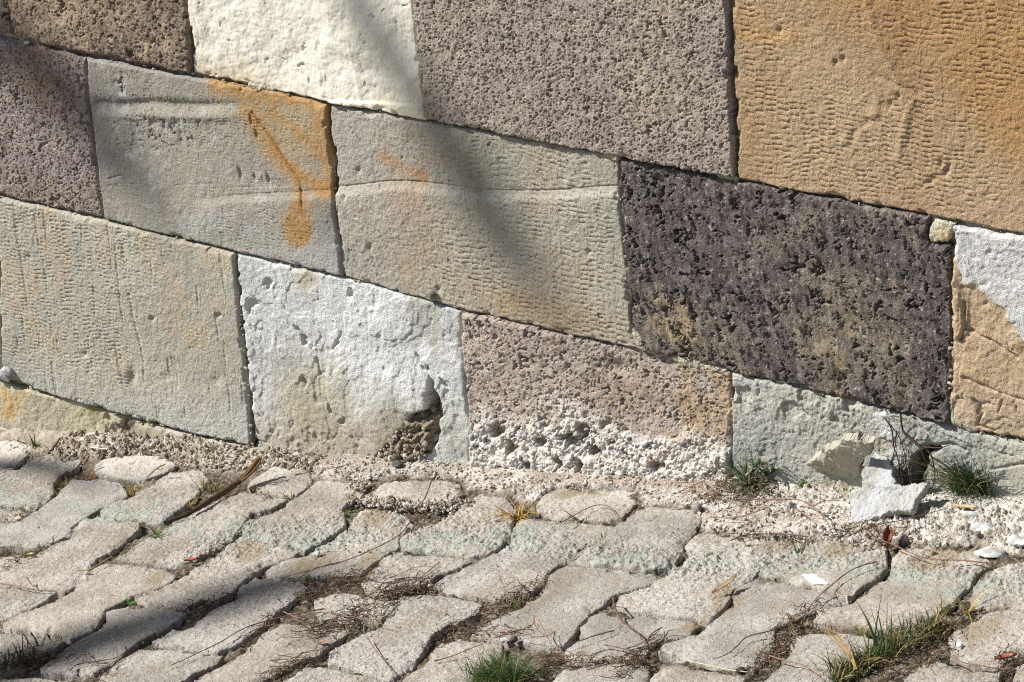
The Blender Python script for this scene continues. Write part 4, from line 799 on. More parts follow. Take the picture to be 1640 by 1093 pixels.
for a_ in [
 ('stone_chip', 1586, 890, .024, (206, 206, 200), 21, 'larger flat white stone chip near the right edge, half on a brown paver', 'stone chip', (1, .55, .3), 22, 12),
 ('stone_chip', 1574, 856, .020, (204, 205, 202), 22, 'bright white stone chip on the white rubble, below the thin dry leaf', 'stone chip', (1, .6, .42), 12, 14),
 ('stone_chip', 1558, 842, .013, (196, 200, 192), 23, 'small greenish white chip tilted up just above the bright white one', 'stone chip', (1, .6, .35), 18, 30),
 ('stone_chip', 1630, 880, .016, (196, 198, 200), 24, 'pale chip cut by the right edge on the rubble', 'stone chip', (1, .6, .5), -10, 10),
 ('pebble', 1117, 822, .0115, (150, 144, 136), 25, 'rounded grey pebble at the far corner of the knobbly paver', 'pebble', (.8, .8, .95), 30, 0),
 ('pebble', 640, 752, .0125, (92, 94, 84), 26, 'dark grey green pebble under the dark hole of the wall', 'pebble', (1, .6, .5), 20, 0),
 ('pebble', 687, 942, .005, (176, 158, 128), 27, 'small tan pebble among the dead roots in the middle', 'pebble', (1, .8, .8), 20, 0),
 ('pebble', 366, 870, .008, (150, 148, 140), 28, 'grey pebble stuck in the joint beside the brown stained paver', 'pebble', (1, .8, .7), 20, 0),
 ('pebble', 351, 880, .007, (158, 152, 144), 29, 'smaller pale pebble lowest in the joint beside the brown stained paver', 'pebble', (1, .9, .7), 50, 0),
 ('pebble', 1186, 1080, .0075, (62, 58, 52), 30, 'dark round pebble near the bottom edge at the end of the white straw', 'pebble', (1, .9, .8), 50, 0),
 ('pebble', 619, 1057, .0035, (64, 66, 74), 31, 'tiny dark pebble on the speckled paver', 'pebble', (1, .8, .6), 50, 0),
 ('stone_chip', 1536, 1035, .006, (214, 214, 216), 32, 'tiny white chip right of the tall grass clump', 'stone chip', (1, .8, .6), 10, 0),
 ('pebble', 805, 1027, .0075, (232, 232, 230), 33, 'chalk white crumb behind the small green tuft', 'pebble', (1, .6, .6), 10, 0),
 ('pebble', 822, 1028, .007, (100, 92, 78), 34, 'dirty brown pebble right beside the chalk white crumb', 'pebble', (1, .7, .7), 60, 0),
 ('pebble', 506, 890, .006, (196, 196, 190), 35, 'pale pebble on the brown and green rough paver', 'pebble', (1, .8, .7), 60, 0),
 ('pebble', 28, 832, .007, (186, 168, 154), 36, 'pinkish pebble in the mossy joint at the left edge', 'pebble', (1.3, .7, .5), 20, 0),
]:
    stone(*a_)
def r_flake(c1, c2, s, a=.002):
    def f(u, v, x, y, d):
        h = a*fbm(u*25, v*25, 3, s)+.0016*fbm(u*150, v*150, 3, s+1)-.0025*pits(u, v, .012, .25, .1, .3, s+2)
        return h, mixc(solid(c1, u), c2, ss(-.3, .5, fbm(u*22, v*22, 3, s+3)))
    return f
# two spalled slabs leaning at the wall foot
def lean_frame(top, bot, ytop, hb, turn=0.0):
    T_ = WALL.world(*WALL.px(*top), ytop); B_ = gz(*bot)+GROUND.n*hb
    return Frame(T_, GROUND.e1+np.array([0, turn, 0]), T_-B_)
LEAN = lean_frame((1350, 708), (1345, 790), .036, .032, -.12)
o = plate('stone_flake', LEAN, [(1258, 768), (1300, 738), (1345, 708), (1372, 706), (1395, 712), (1392, 730), (1378, 745), (1368, 790), (1330, 782), (1290, 780)], r_flake((176, 173, 158), (166, 163, 148), 800, .002), M_SMOOTH,
          sp=.0013, gap=0, rim=.0015, depth=.016, rag=.0028, ragf=70, seed=801, back=True, corner=0)
tag(o, 'large beige green stone flake leaning on the wall foot, left of the white one', 'stone flake')
LEAN2 = lean_frame((1415, 724), (1415, 834), .016, .010)
o = plate('stone_flake', LEAN2, [(1398, 722), (1420, 726), (1430, 745), (1432, 775), (1446, 778), (1458, 768), (1484, 772), (1476, 786), (1470, 800), (1458, 822), (1440, 818), (1412, 826), (1368, 836), (1357, 812), (1356, 792), (1375, 778), (1384, 745)],
          lambda u, v, x, y, d: (lambda hc: (hc[0]+flake(u, v, 16, 815, .0012)-.004*np.exp(-((y-779-.1*(x-1400)+3*vn(u*60, v*60, 9))/2)**2)*ss(1445, 1430, x), mixc(hc[1], (168, 169, 158), .7*ss(-34, 34, (x-1425)+.8*(y-800)+20*fbm(u*25, v*25, 3, 816))*ss(765, 785, y))))(r_flake((180, 181, 183), (160, 160, 154), 810, .004)(u, v, x, y, d)), M_SMOOTH, sp=.0013, gap=0, rim=.0015, depth=.012, rag=.0028, ragf=70, seed=811, back=True, corner=0)
tag(o, 'jagged white stone flake fallen against the wall foot, beside the root filled hole', 'stone flake')
a0, b0 = GROUND.px(1305, 926); FL = Frame(GROUND.world(a0, b0, .0065), GROUND.e1, GROUND.e2+.04*GROUND.n)
o = plate('stone_flake', FL, [(1281, 918), (1303, 918), (1312, 921), (1328, 933), (1300, 934), (1290, 928)], r_flake((232, 230, 226), (220, 216, 210), 820, .0008), M_LIME, sp=.0012, gap=0, rim=.001, depth=.003, rag=.0006, seed=821, back=True, corner=0)
tag(o, 'thin flat white flake lying on the green and brown paver', 'stone flake')
A2 = WALL.px(15, 597); 
stone('mortar_lump', 15, 597, .02, (176, 176, 172), 37, 'grey mortar lump pressed in the joint at the left edge of the wall', 'mortar lump', (.8, .6, .9), 0, 0, mat=M_MORT, at=(A2[0]+.0, -.004, A2[1]-.014), lift=.0001)
stone('mortar_lump', 5, 603, .013, (170, 160, 148), 38, 'small brownish mortar lump left of the grey one at the left edge', 'mortar lump', (.8, .6, .9), 0, 0, mat=M_MORT, at=(WALL.px(4, 603)[0], -.003, WALL.px(4, 603)[1]-.01), lift=.0001)
A3 = WALL.px(690, 478)
stone('mortar_lump', 691, 472, .011, (150, 146, 132), 39, 'small grey mortar lump stuck in the joint below the comb marked block', 'mortar lump', (1.2, .6, .9), 0, 0, mat=M_MORT, at=(A3[0], -.001, A3[1]-.002), lift=.0001)

# ------------------------------------------------------------------ twigs, straws, roots
M_WOOD = leaf_mat('dry_plant_fibre', 0, 0, .85, 0); M_GRASS = leaf_mat('grass_blade', 0, 0, .5, .3)
def spline(P, n):
    P = np.array(P, float); P = np.vstack([2*P[0]-P[1], P, 2*P[-1]-P[-2]]); out = []
    m_ = len(P)-3
    for t in np.linspace(0, m_-1e-6, n):
        i = int(t); f = t-i; a, b, c, d = P[i:i+4]
        out.append(.5*((2*b)+(-a+c)*f+(2*a-5*b+4*c-d)*f*f+(-a+3*b-3*c+d)*f**3))
    return np.array(out)
def tube(P, R, sides=6):
    P = np.asarray(P); n = len(P); T = np.gradient(P, axis=0); T /= np.linalg.norm(T, axis=1)[:, None]+1e-12
    ref = np.array([.3, .2, .93]); A_ = np.cross(T, ref); A_ /= np.linalg.norm(A_, axis=1)[:, None]+1e-9; B_ = np.cross(T, A_)
    ang = np.linspace(0, 2*np.pi, sides, endpoint=False)
    V = (P[:, None]+np.asarray(R)[:, None, None]*(np.cos(ang)[None, :, None]*A_[:, None]+np.sin(ang)[None, :, None]*B_[:, None])).reshape(-1, 3)
    F_ = []
    for i in range(n-1):
        for j in range(sides):
            k = (j+1) % sides; F_.append((i*sides+j, i*sides+k, (i+1)*sides+k, (i+1)*sides+j))
    return V, np.array(F_)
class Bag:
    def __init__(s): s.V = []; s.F = []; s.C = []; s.n = 0
    def add(s, V, F_, col):
        s.V.append(V); s.F.append(F_+s.n); s.n += len(V)
        s.C.append(np.repeat(lin(col)[None], len(V), 0) if np.ndim(col) == 1 else col)
    def build(s, name, mat, parent=None, smooth=True): return mesh_obj(name, np.concatenate(s.V), np.concatenate(s.F), np.concatenate(s.C), mat, parent, smooth)
def gpts(px_pts, hs):
    hs = hs if hasattr(hs, '__len__') else [hs]*len(px_pts)
    return [GROUND.world(*GROUND.px(x, y), hh) for (x, y), hh in zip(px_pts, hs)]
def gpts_vis(px_pts, hs):
    """points h above the ground that appear at these photo pixels"""
    out = []
    hs = hs if hasattr(hs, '__len__') else [hs]*len(px_pts)
    for (x, y), hh in zip(px_pts, hs):
        F2_ = Frame(GROUND.O+GROUND.n*hh, GROUND.e1, GROUND.e2); out.append(F2_.world(*F2_.px(x, y)))
    return out
def twig(name, pts, hs, r, col, label, cat='twig', n=24, seed=0, group=None, branches=()):
    rg = np.random.default_rng(seed); b = Bag()
    def one(pts, hs, r0, r1):
        P = spline(gpts_vis(pts, hs), n); P = P+np.cumsum(rg.normal(size=P.shape)*.00018, 0)
        R = np.linspace(r0, r1, n)*(1+.12*rg.normal(size=n)); V, F_ = tube(P, np.abs(R), 6)
        c0 = lin(col); c0 = (c0+(c0.mean()-c0)*.3)*.9; c = c0*(1+.2*rg.normal(size=(len(V), 1))); b.add(V, F_, np.clip(c, .01, .9))
    one(pts, hs, r, r*.55)
    for (bp, bh) in branches: one(bp, bh, r*.6, r*.3)
    o = b.build(name, M_WOOD); tag(o, label, cat, group); return o
# the long split stick
b = Bag(); rg = np.random.default_rng(3)
main = [(262, 837), (300, 824), (330, 806), (360, 787), (386, 768), (402, 752), (417, 733)]
P = spline(gpts_vis(main, [.006, .007, .008, .010, .017, .028, .043]), 60)
R = np.interp(np.linspace(0, 1, 60), [0, .05, .3, .5, .65, .8, 1], [.0015, .0032, .0042, .0055, .006, .0055, .0048])
V, F_ = tube(P, R*(1+.10*rg.normal(size=60)), 10); V = V+rg.normal(size=V.shape)*.0004
tt = np.repeat(np.linspace(0, 1, 60), 10); cc = lin((66, 50, 38))*(1-tt[:, None])*.7+lin((116, 88, 62))*tt[:, None]**1.5; ang = np.tile(np.arange(10), 60)
cc = cc*(.65+.7*((ang % 3) == 0))[:, None]
b.add(V, F_, cc); st = b.build('stick', M_WOOD); tag(st, 'long dark split stick lying across the pavers with its frayed end raised', 'stick')
for k in range(5):
    b2 = Bag(); off = [(0, 0), (4, -2), (-3, 2), (6, 1), (2, 4)][k]
    P2 = spline(gpts_vis([(386+off[0]*.5, 769+off[1]*.5), (402+off[0], 753+off[1]), (415+off[0]*1.1, 732+off[1]+k)], [.017, .029, .045]), 14)
    V, F_ = tube(P2, np.linspace(.0022, .0013, 14), 6); b2.add(V, F_, lin((170, 134, 92) if k % 2 else (104, 76, 52))*np.ones((len(V), 1)))
    b2.build('splinter', M_WOOD, st)
RED, BRN, TAN = (128, 86, 66), (92, 70, 56), (186, 160, 116)
twig('twig', [(692, 766), (684, 790), (670, 818), (656, 838), (640, 858), (610, 874), (580, 888), (540, 903), (500, 912), (470, 935)], [.03, .026, .02, .014, .01, .009, .008, .008, .007, .006], .0011, RED, 'long thin reddish twig arching over the green painted paver', seed=1, branches=[([(655, 840), (662, 832)], [.014, .018]), ([(545, 900), (500, 912), (460, 925), (440, 945)], [.008, .01, .008, .005])])
twig('twig', [(520, 975), (470, 985), (430, 995), (390, 1008), (350, 1032), (310, 1052), (275, 1068)], [.012, .01, .008, .008, .008, .007, .006], .0011, BRN, 'thin dark twig across the shaded paver, lower left', seed=2)
twig('twig', [(982, 958), (986, 976), (994, 992), (1008, 1004), (1022, 1014), (1031, 1026)], [.018, .014, .008, .007, .007, .006], .0017, (110, 76, 62), 'forked dark root standing up on the pale paver, bottom middle', seed=3, branches=[([(988, 972), (998, 974)], [.012, .014]), ([(1060, 1005), (1044, 1015), (1030, 1035), (1015, 1060), (990, 1085)], [.022, .016, .01, .008, .008]), ([(968, 1033), (1000, 1040), (1022, 1050)], [.006, .006, .008]), ([(984, 1010), (950, 1020), (915, 1032), (890, 1042)], [.006, .008, .007, .006])])
twig('twig', [(1404, 900), (1380, 906), (1355, 918), (1325, 942), (1305, 960), (1292, 977)], [.012, .012, .012, .01, .009, .006], .0012, RED, 'bent reddish twig on the paver with the white flake', seed=4)
twig('twig', [(1262, 1002), (1228, 1012), (1196, 1020), (1178, 1038), (1160, 1050), (1143, 1055)], [.008, .01, .008, .007, .007, .006], .0011, BRN, 'thin twig curving over the large pale paver', seed=5)
twig('twig', [(1170, 866), (1190, 858), (1230, 856), (1270, 858), (1300, 862)], [.006, .008, .008, .008, .008], .001, (92, 60, 48), 'thin dark twig along the edge of the white rubble', seed=6)
twig('twig', [(1138, 828), (1160, 829), (1185, 827), (1205, 822), (1232, 812)], [.014, .014, .016, .018, .02], .0012, (158, 120, 86), 'orange straw on the rubble beside the grey pebble', cat='straw', seed=7)
twig('twig', [(1168, 800), (1180, 808), (1200, 811), (1235, 812)], [.03, .024, .02, .018], .0011, (160, 126, 90), 'short orange straw lying above another on the rubble', cat='straw', seed=8)
twig('twig', [(1180, 799), (1240, 801), (1278, 801), (1302, 812), (1320, 826), (1335, 858)], [.02, .018, .018, .018, .018, .012], .0012, (132, 94, 76), 'reddish rootlet crossing the white rubble heap', cat='rootlet', seed=9, branches=[([(1300, 812), (1320, 804), (1355, 801)], [.018, .02, .02]), ([(1270, 812), (1295, 830), (1300, 850), (1315, 860)], [.018, .016, .014, .01])])
twig('twig', [(1036, 742), (1060, 730), (1080, 715), (1094, 709), (1130, 714), (1170, 724), (1190, 735)], [.045, .06, .07, .075, .06, .045, .03], .0011, (158, 112, 88), 'orange rootlet hanging over the white foot of the pink block', cat='rootlet', seed=10, branches=[([(1084, 790), (1110, 778), (1140, 765), (1175, 757)], [.014, .02, .03, .04]), ([(1090, 800), (1120, 775), (1150, 762)], [.012, .026, .034])])
twig('twig', [(1580, 902), (1540, 898), (1490, 896), (1460, 886), (1430, 872), (1395, 858), (1380, 840), (1368, 836)], [.006, .008, .01, .012, .014, .016, .016, .014], .001, (140, 96, 74), 'long thin rootlet over the rough brown paver on the right', cat='rootlet', seed=11)
twig('twig', [(1360, 858), (1400, 842), (1450, 832), (1500, 818), (1530, 812)], [.014, .02, .02, .018, .016], .0009, (118, 84, 62), 'thin twig over the rubble in front of the white flake', seed=12)
twig('twig', [(1608, 1072), (1580, 1068), (1545, 1062), (1515, 1050), (1490, 1048)], [.006, .007, .008, .008, .006], .001, (130, 86, 66), 'reddish twig on the paver right of the grass clump', seed=13)
twig('twig', [(1232, 1050), (1260, 1060), (1290, 1068), (1320, 1092)], [.012, .01, .009, .008], .0011, (152, 110, 86), 'curved reddish twig near the bottom edge left of the grass clump', seed=14)
twig('twig', [(588, 1020), (600, 1040), (618, 1062), (634, 1085)], [.012, .009, .008, .008], .0009, (136, 94, 74), 'straight reddish twig down the speckled paver', seed=15)
twig('twig', [(696, 1059), (720, 1052), (745, 1042), (778, 1028)], [.006, .008, .01, .012], .0010, (142, 104, 70), 'brown straw on the pale paver left of the green tuft', cat='straw', seed=16)
twig('twig', [(790, 1022), (820, 1012), (852, 1002), (856, 985), (860, 1005), (880, 1020)], [.008, .012, .02, .03, .026, .02], .0011, (142, 96, 76), 'orange branching root above the small green tuft', cat='rootlet', seed=17, branches=[([(834, 1018), (860, 1020), (876, 1018)], [.012, .014, .014]), ([(862, 993), (872, 1010), (886, 1035), (918, 1064)], [.03, .022, .01, .006])])
twig('twig', [(0, 935), (30, 940), (60, 946), (92, 946)], [.008, .008, .008, .007], .0013, (146, 106, 84), 'reddish straw across the paver at the left edge', cat='straw', seed=18)
twig('twig', [(43, 925), (50, 935), (62, 943)], [.014, .01, .007], .0013, (124, 96, 72), 'short brown stub beside the reddish straw, left edge', seed=19)
twig('twig', [(126, 913), (142, 912), (160, 903), (182, 891)], [.007, .01, .012, .014], .0016, (150, 134, 100), 'pale straw over the joint left of the red leaf', cat='straw', seed=20)
twig('twig', [(178, 1018), (186, 1035), (187, 1055)], [.02, .014, .006], .0009, (126, 84, 64), 'upright reddish twig on the shaded paver, lower left', seed=21)
twig('twig', [(112, 1074), (125, 1064), (165, 1058), (190, 1052), (215, 1035), (245, 1018)], [.006, .007, .008, .009, .009, .008], .001, (92, 78, 58), 'curving dark rootlet on the shaded paver, lower left', cat='rootlet', seed=22)
twig('twig', [(454, 980), (480, 990), (500, 982), (540, 983), (575, 990), (620, 1002)], [.012, .012, .014, .014, .014, .012], .0011, (140, 100, 78), 'orange rootlet on top of the big mat of dead roots', cat='rootlet', seed=23, branches=[([(540, 943), (549, 958), (548, 972)], [.02, .02, .016]), ([(470, 990), (500, 1005), (530, 1016)], [.012, .01, .008])])
twig('twig', [(704, 900), (690, 912), (668, 930), (655, 942), (640, 955)], [.03, .024, .016, .01, .008], .0010, (138, 96, 70), 'slanting reddish twig above the tan pebble', seed=24)
twig('twig', [(800, 922), (806, 940), (812, 965)], [.03, .02, .008], .0008, (150, 96, 74), 'thin upright reddish twig right of the beige paver', seed=25)
twig('twig', [(478, 762), (450, 769), (425, 772)][::-1], [.01, .012, .012], .0012, (158, 124, 98), 'faded straw on the mortar right of the stick tip', cat='straw', seed=26) if False else None
twig('twig', [(517, 752), (540, 748), (562, 742)], [.016, .018, .02], .0012, (150, 122, 98), 'short straw on the mortar below the cracked white block', cat='straw', seed=26)
twig('twig', [(145, 717), (160, 718), (172, 719)], [.014, .014, .014], .0014, (226, 220, 208), 'short white straw on the crumbs at the wall foot, left', cat='straw', seed=27)
twig('twig', [(0, 686), (12, 690), (24, 700), (27, 708)], [.03, .03, .022, .016], .0010, (206, 198, 180), 'bent whitish straw at the foot of the yellow base stone', cat='straw', seed=28)
twig('twig', [(82, 722), (90, 710), (96, 702)], [.012, .02, .028], .0032, (128, 112, 90), 'stubby brown bark piece on the crumbs left of the hollow', cat='bark', seed=29)
twig('twig', [(134, 744), (139, 736), (144, 730)], [.012, .018, .024], .0032, (150, 122, 90), 'stubby tan bark piece between two pavers by the crumbs', cat='bark', seed=30)
twig('twig', [(264, 744), (250, 752), (240, 762), (230, 775)], [.03, .022, .016, .01], .0015, (140, 106, 78), 'forked orange stalk rising from the dead grass beside the pale grey paver', seed=31, branches=[([(252, 752), (262, 750)], [.02, .026])])
twig('twig', [(1060, 1066), (1100, 1058), (1130, 1064), (1170, 1073), (1196, 1076)][1:], [.006, .007, .007, .008], .0013, (190, 180, 150), 'thick white straw at the lower edge of the large pale paver', cat='straw', seed=32)
twig('twig', [(462, 752), (468, 747), (474, 742)], [.012, .016, .018], .003, (150, 126, 98), 'small curled bark piece near the raised stick tip', cat='bark', seed=33)
twig('twig', [(902, 836), (948, 812), (975, 812), (990, 830)], [.012, .008, .007, .006], .0008, (86, 80, 62), 'hair thin arched stalk on the white capped paver', cat='stalk', seed=34)
# dry leaves
def leaf(x, y, L_, Wd, az, col, label, name='dry_leaf', lift=.012, curl=.6, pitch=0.1, mat=None):
    nu, nv = 12, 7; a = np.linspace(0, 1, nu); bb = np.linspace(-1, 1, nv); A_, B_ = np.meshgrid(a, bb, indexing='ij')
    wd = Wd*np.sin(np.pi*np.clip(A_, .02, .98))**.7
    X = (A_-.5)*L_; Y = B_*wd*.5; Z = curl*Wd*(B_*B_)*.5+curl*.3*L_*(A_-.5)**2+pitch*X+.0006*vn(A_*9, B_*5, 3)
    c, s_ = math.cos(az), math.sin(az); X, Y = X*c-Y*s_, X*s_+Y*c
    p = GROUND.world(*GROUND.px(x, y), 0); W = p+X[..., None]*GROUND.e1+Y[..., None]*GROUND.e2+(Z-Z.min()+lift*.4)[..., None]*GROUND.n
    I = np.arange(nu*nv).reshape(nu, nv); Q = np.stack([I[:-1, :-1], I[:-1, 1:], I[1:, 1:], I[1:, :-1]], -1).reshape(-1, 4)
    W = W.reshape(-1, 3); W2 = W-GROUND.n*.0004; n = len(W)
    C = np.repeat(lin(col)[None], n, 0)*(1+.12*np.abs(B_).reshape(-1, 1))
    o = mesh_obj(name, np.concatenate([W, W2]), np.concatenate([Q, Q[:, ::-1]+n]), np.concatenate([C, C]), M_GRASS); tag(o, label, 'leaf'); return o
leaf(308, 902, .026, .012, .35, (150, 72, 52), 'small red leaf in the joint between two pavers, left of centre', lift=.01, curl=.5)
leaf(1163, 951, .044, .010, 1.15, (188, 168, 136), 'narrow curled tan leaf at the corner of the knobbly brown paver', lift=.02, curl=.7, pitch=.25)
leaf(1426, 876, .030, .016, 1.9, (132, 78, 52), 'curled rust brown leaf in the gap beside the rough brown paver', lift=.01, curl=1.2, pitch=.5)
leaf(1546, 830, .052, .009, -.25, (206, 180, 136), 'long thin straw coloured leaf on the white rubble, right side', lift=.04, curl=.2)
leaf(1612, 1060, .03, .013, .4, (150, 88, 62), 'brown leaf near the bottom right corner', lift=.012, curl=.6)
leaf(515, 1032, .012, .009, .4, (172, 132, 106), 'tiny pinkish leaf scrap on the paver below the root mat', lift=.008, curl=.3)
leaf(50, 893, .014, .007, .1, (206, 188, 148), 'pale leaf scrap in the mossy joint, left side', lift=.014, curl=.2)
leaf(784, 783, .012, .004, .0, (200, 150, 112), 'tiny orange bark scrap on the mortar above the green painted paver', lift=.016, curl=.2)
leaf(975, 762, .016, .005, .5, (192, 152, 92), 'tiny yellow leaf on the smooth pink mortar strip', lift=.02, curl=.3)

# ------------------------------------------------------------------ grasses
def blades(base, n, hgt, spread, col, seed, lean=(0, 0), wd=.0012, dry=.15, drycol=(158, 140, 92), fan=.8, b=None, foot=.006, nseg=6, footdir=None):
    """n curved, folded blades growing out of `base`"""
    r = np.random.default_rng(seed); b = b or Bag()
    for i in range(n):
        az = r.uniform(0, 2*np.pi); tilt = fan*r.random()**.6; Lh = hgt*(.45+.6*r.random())
        f0 = base+(r.normal()*foot*GROUND.e1+r.normal()*foot*.6*GROUND.e2 if footdir is None else footdir*r.uniform(-1, 1)*spread+r.normal()*foot*GROUND.e1*.5+r.normal()*foot*.5*GROUND.e2)
        d0 = np.array([math.cos(az)*tilt+lean[0], math.sin(az)*tilt+lean[1], 1.0]); d0 /= np.linalg.norm(d0)
        side = np.array([-math.sin(az+r.normal()*.5), math.cos(az), 0]); droop = r.uniform(.1, 1.1)*(.4+tilt)
        t = np.linspace(0, 1, nseg+1)
        P = f0+Lh*(t[:, None]*d0+(t**2.2)[:, None]*droop*np.array([math.cos(az)*.5, math.sin(az)*.5, -.5]))
        wv = wd*(.7+.6*r.random())*np.clip(1-t**1.6, .04, 1)
        mid = P-np.array([math.cos(az), math.sin(az), 0])*wv[:, None]*.25
        V = np.stack([P-side*wv[:, None], mid, P+side*wv[:, None]], 1).reshape(-1, 3)
        I = np.arange(len(V)).reshape(-1, 3); F_ = np.concatenate([np.stack([I[:-1, j], I[:-1, j+1], I[1:, j+1], I[1:, j]], -1) for j in (0, 1)])
        isdry = r.random() < dry
        c = lin(drycol if isdry else col)*(.7+.6*r.random()); c = np.repeat(c[None], len(V), 0)
        if not isdry: tt = np.repeat(t, 3)[:, None]; c = c*(.75+.35*tt)+lin((150, 130, 70))*.5*np.clip(1-tt*5, 0, 1)
        b.add(V, F_, c)
    return b
GR, GD = (84, 112, 62), (60, 84, 48)
def tuft(x, y, n, hgt, foot, col, label, seed, cat='grass tuft', name='grass_tuft', **k):
    b = blades(gz(x, y), n, hgt, .0, col, seed, foot=foot, **k); o = b.build(name, M_GRASS); tag(o, label, cat); return o
tuft(1560, 800, 620, .088, .014, (56, 82, 50), 'dense dark green grass tuft growing at the foot of the wall, right side', 1, wd=.0008, dry=.15, fan=.85, lean=(-.1, -.3))
tuft(800, 1084, 700, .058, .022, (66, 94, 50), 'dense bright green grass tuft at the bottom edge in the middle', 2, wd=.0007, dry=.18, fan=1.0, lean=(-.1, -.1))
tuft(1240, 774, 46, .085, .008, (72, 104, 54), 'upright broad leaved green weed against the grey block, right of its neighbour', 3, cat='weed', name='weed', wd=.0034, dry=.05, fan=.7, lean=(-.1, -.2))
tuft(1203, 786, 60, .074, .010, (76, 104, 64), 'low green weed at the wall corner with grey dead blades around it', 4, cat='weed', name='weed', wd=.0022, dry=.4, drycol=(130, 126, 108), fan=1.2, lean=(-.1, -.25))
tuft(928, 830, 7, .045, .003, (88, 118, 52), 'small weed with a few bent blades before the white capped paver', 5, cat='weed', name='weed', wd=.0022, dry=.25, fan=1.2, lean=(-.3, -.2))
tuft(830, 822, 30, .06, .006, (176, 140, 60), 'yellow brown dry grass tuft beside the green painted paver', 6, name='dry_grass_tuft', wd=.0015, dry=.85, drycol=(190, 150, 66), fan=1.5, lean=(-.6, -.5))
tuft(818, 832, 18, .04, .006, (150, 112, 50), 'flattened brown dry grass right under the yellow tuft', 7, name='dry_grass_tuft', wd=.0012, dry=.9, drycol=(150, 106, 46), fan=1.6, lean=(-.5, -.6))
tuft(254, 860, 9, .04, .004, (76, 112, 50), 'small green weed with one long leaf, left of the red leaf', 8, cat='weed', name='weed', wd=.0024, dry=.05, fan=1.3, lean=(-.2, -.2))
tuft(335, 778, 46, .036, .012, (92, 108, 66), 'thin greyish green grass tuft behind the stick', 9, wd=.0008, dry=.4, fan=1.1)
tuft(305, 805, 26, .03, .006, (130, 110, 50), 'yellowish grass tuft touching the middle of the stick', 10, wd=.001, dry=.6, fan=1.1, lean=(-.3, 0))
tuft(58, 720, 16, .034, .004, (58, 88, 50), 'small green grass tuft at the left beside the wall crumbs', 11, wd=.001, dry=.1, fan=1.0)
tuft(30, 746, 6, .034, .002, (58, 86, 50), 'few thin grass blades in the joint at the left edge', 12, wd=.0011, dry=.0, fan=1.2, lean=(-.5, 0))
tuft(49, 818, 6, .038, .002, (50, 86, 44), 'three long green blades spreading from the joint at the left edge', 13, wd=.0015, dry=.0, fan=1.3)
tuft(100, 775, 40, .024, .010, (86, 98, 44), 'mossy yellow green grass in the joint below the crumbs, left', 14, wd=.0008, dry=.4, fan=1.2)
tuft(90, 788, 22, .022, .005, (100, 100, 44), 'small yellowish grass bit lower in the same left joint', 15, wd=.0009, dry=.5, fan=1.1)
tuft(205, 962, 6, .03, .002, (92, 140, 60), 'tiny bright green sprout between two grey pavers, lower left', 16, cat='sprout', name='weed', wd=.0018, dry=.0, fan=1.1, lean=(-.3, 0))
tuft(212, 785, 60, .026, .011, (138, 122, 56), 'patch of dry yellow grass at the right end of the pale grey paver', 17, name='dry_grass_tuft', wd=.0009, dry=.75, fan=1.2)
tuft(140, 762, 34, .022, .012, (150, 108, 70), 'flat orange dead grass above the long plain grey paver', 18, name='dry_grass_tuft', wd=.0009, dry=.9, drycol=(168, 116, 76), fan=1.5)
tuft(405, 783, 12, .028, .003, (160, 130, 66), 'yellow grass blades right behind the raised end of the stick', 19, name='dry_grass_tuft', wd=.0012, dry=.7, fan=.9, lean=(-.3, 0))
tuft(468, 792, 12, .024, .004, (74, 108, 50), 'little green grass bit below the small pale paver', 20, wd=.0013, dry=.3, fan=1.3)
tuft(552, 820, 12, .022, .004, (84, 122, 50), 'little green weed at the tip of the knobbly green painted paver', 21, cat='weed', name='weed', wd=.0016, dry=.2, fan=1.3)
tuft(492, 922, 8, .034, .003, (88, 112, 52), 'green and yellow blades beside the brown and green rough paver', 22, wd=.0014, dry=.3, fan=.9)
tuft(486, 955, 14, .022, .005, (58, 92, 44), 'dark green sprigs inside the shadowed left end of the root mat', 23, wd=.0013, dry=.1, fan=1.3)
tuft(826, 968, 14, .026, .004, (96, 124, 52), 'green blades at the end of the joint right of the root knot', 24, wd=.0011, dry=.2, fan=.8)
tuft(1052, 1030, 40, .022, .009, (72, 100, 56), 'small green grass bit beside the forked dark root', 25, wd=.0009, dry=.4, fan=1.0)
tuft(1275, 880, 8, .034, .002, (104, 138, 62), 'three green blades between the brown corner paver and the green one', 26, wd=.0015, dry=.2, fan=1.0, lean=(.3, .1))
tuft(963, 858, 3, .018, .001, (96, 128, 60), 'single short green blade on the joint behind the pale knobbly paver', 27, wd=.0016, dry=.0, fan=.3)
tuft(997, 838, 8, .014, .002, (110, 150, 60), 'tiny green sprout at the right end of the white capped paver joint', 28, cat='sprout', name='weed', wd=.0022, dry=.1, fan=1.2)
tuft(1510, 975, 16, .05, .004, (94, 116, 56), 'upright green and brown grass stalks behind the big grass clump', 29, wd=.0012, dry=.3, fan=.5)
tuft(1545, 975, 9, .065, .003, (160, 150, 84), 'pale yellow grass blades at the corner of the rough greenish paver', 30, wd=.0016, dry=.75, drycol=(196, 176, 110), fan=.9, lean=(.35, 0))
tuft(1290, 785, 8, .016, .004, (96, 130, 62), 'round leaved little weed under the beige green flake', 31, cat='weed', name='weed', wd=.0035, dry=.0, fan=1.3)
tuft(1355, 790, 14, .008, .012, (92, 130, 58), 'tiny moss sprigs at the lower edge of the beige green flake', 32, cat='moss', name='moss', wd=.0014, dry=.0, fan=1.3)
tuft(40, 1052, 130, .045, .026, (52, 56, 34), 'dark shaded grass clump in the lower left corner', 33, name='grass_clump', wd=.0013, dry=.5, drycol=(104, 82, 50), fan=1.1, lean=(.1, .1))
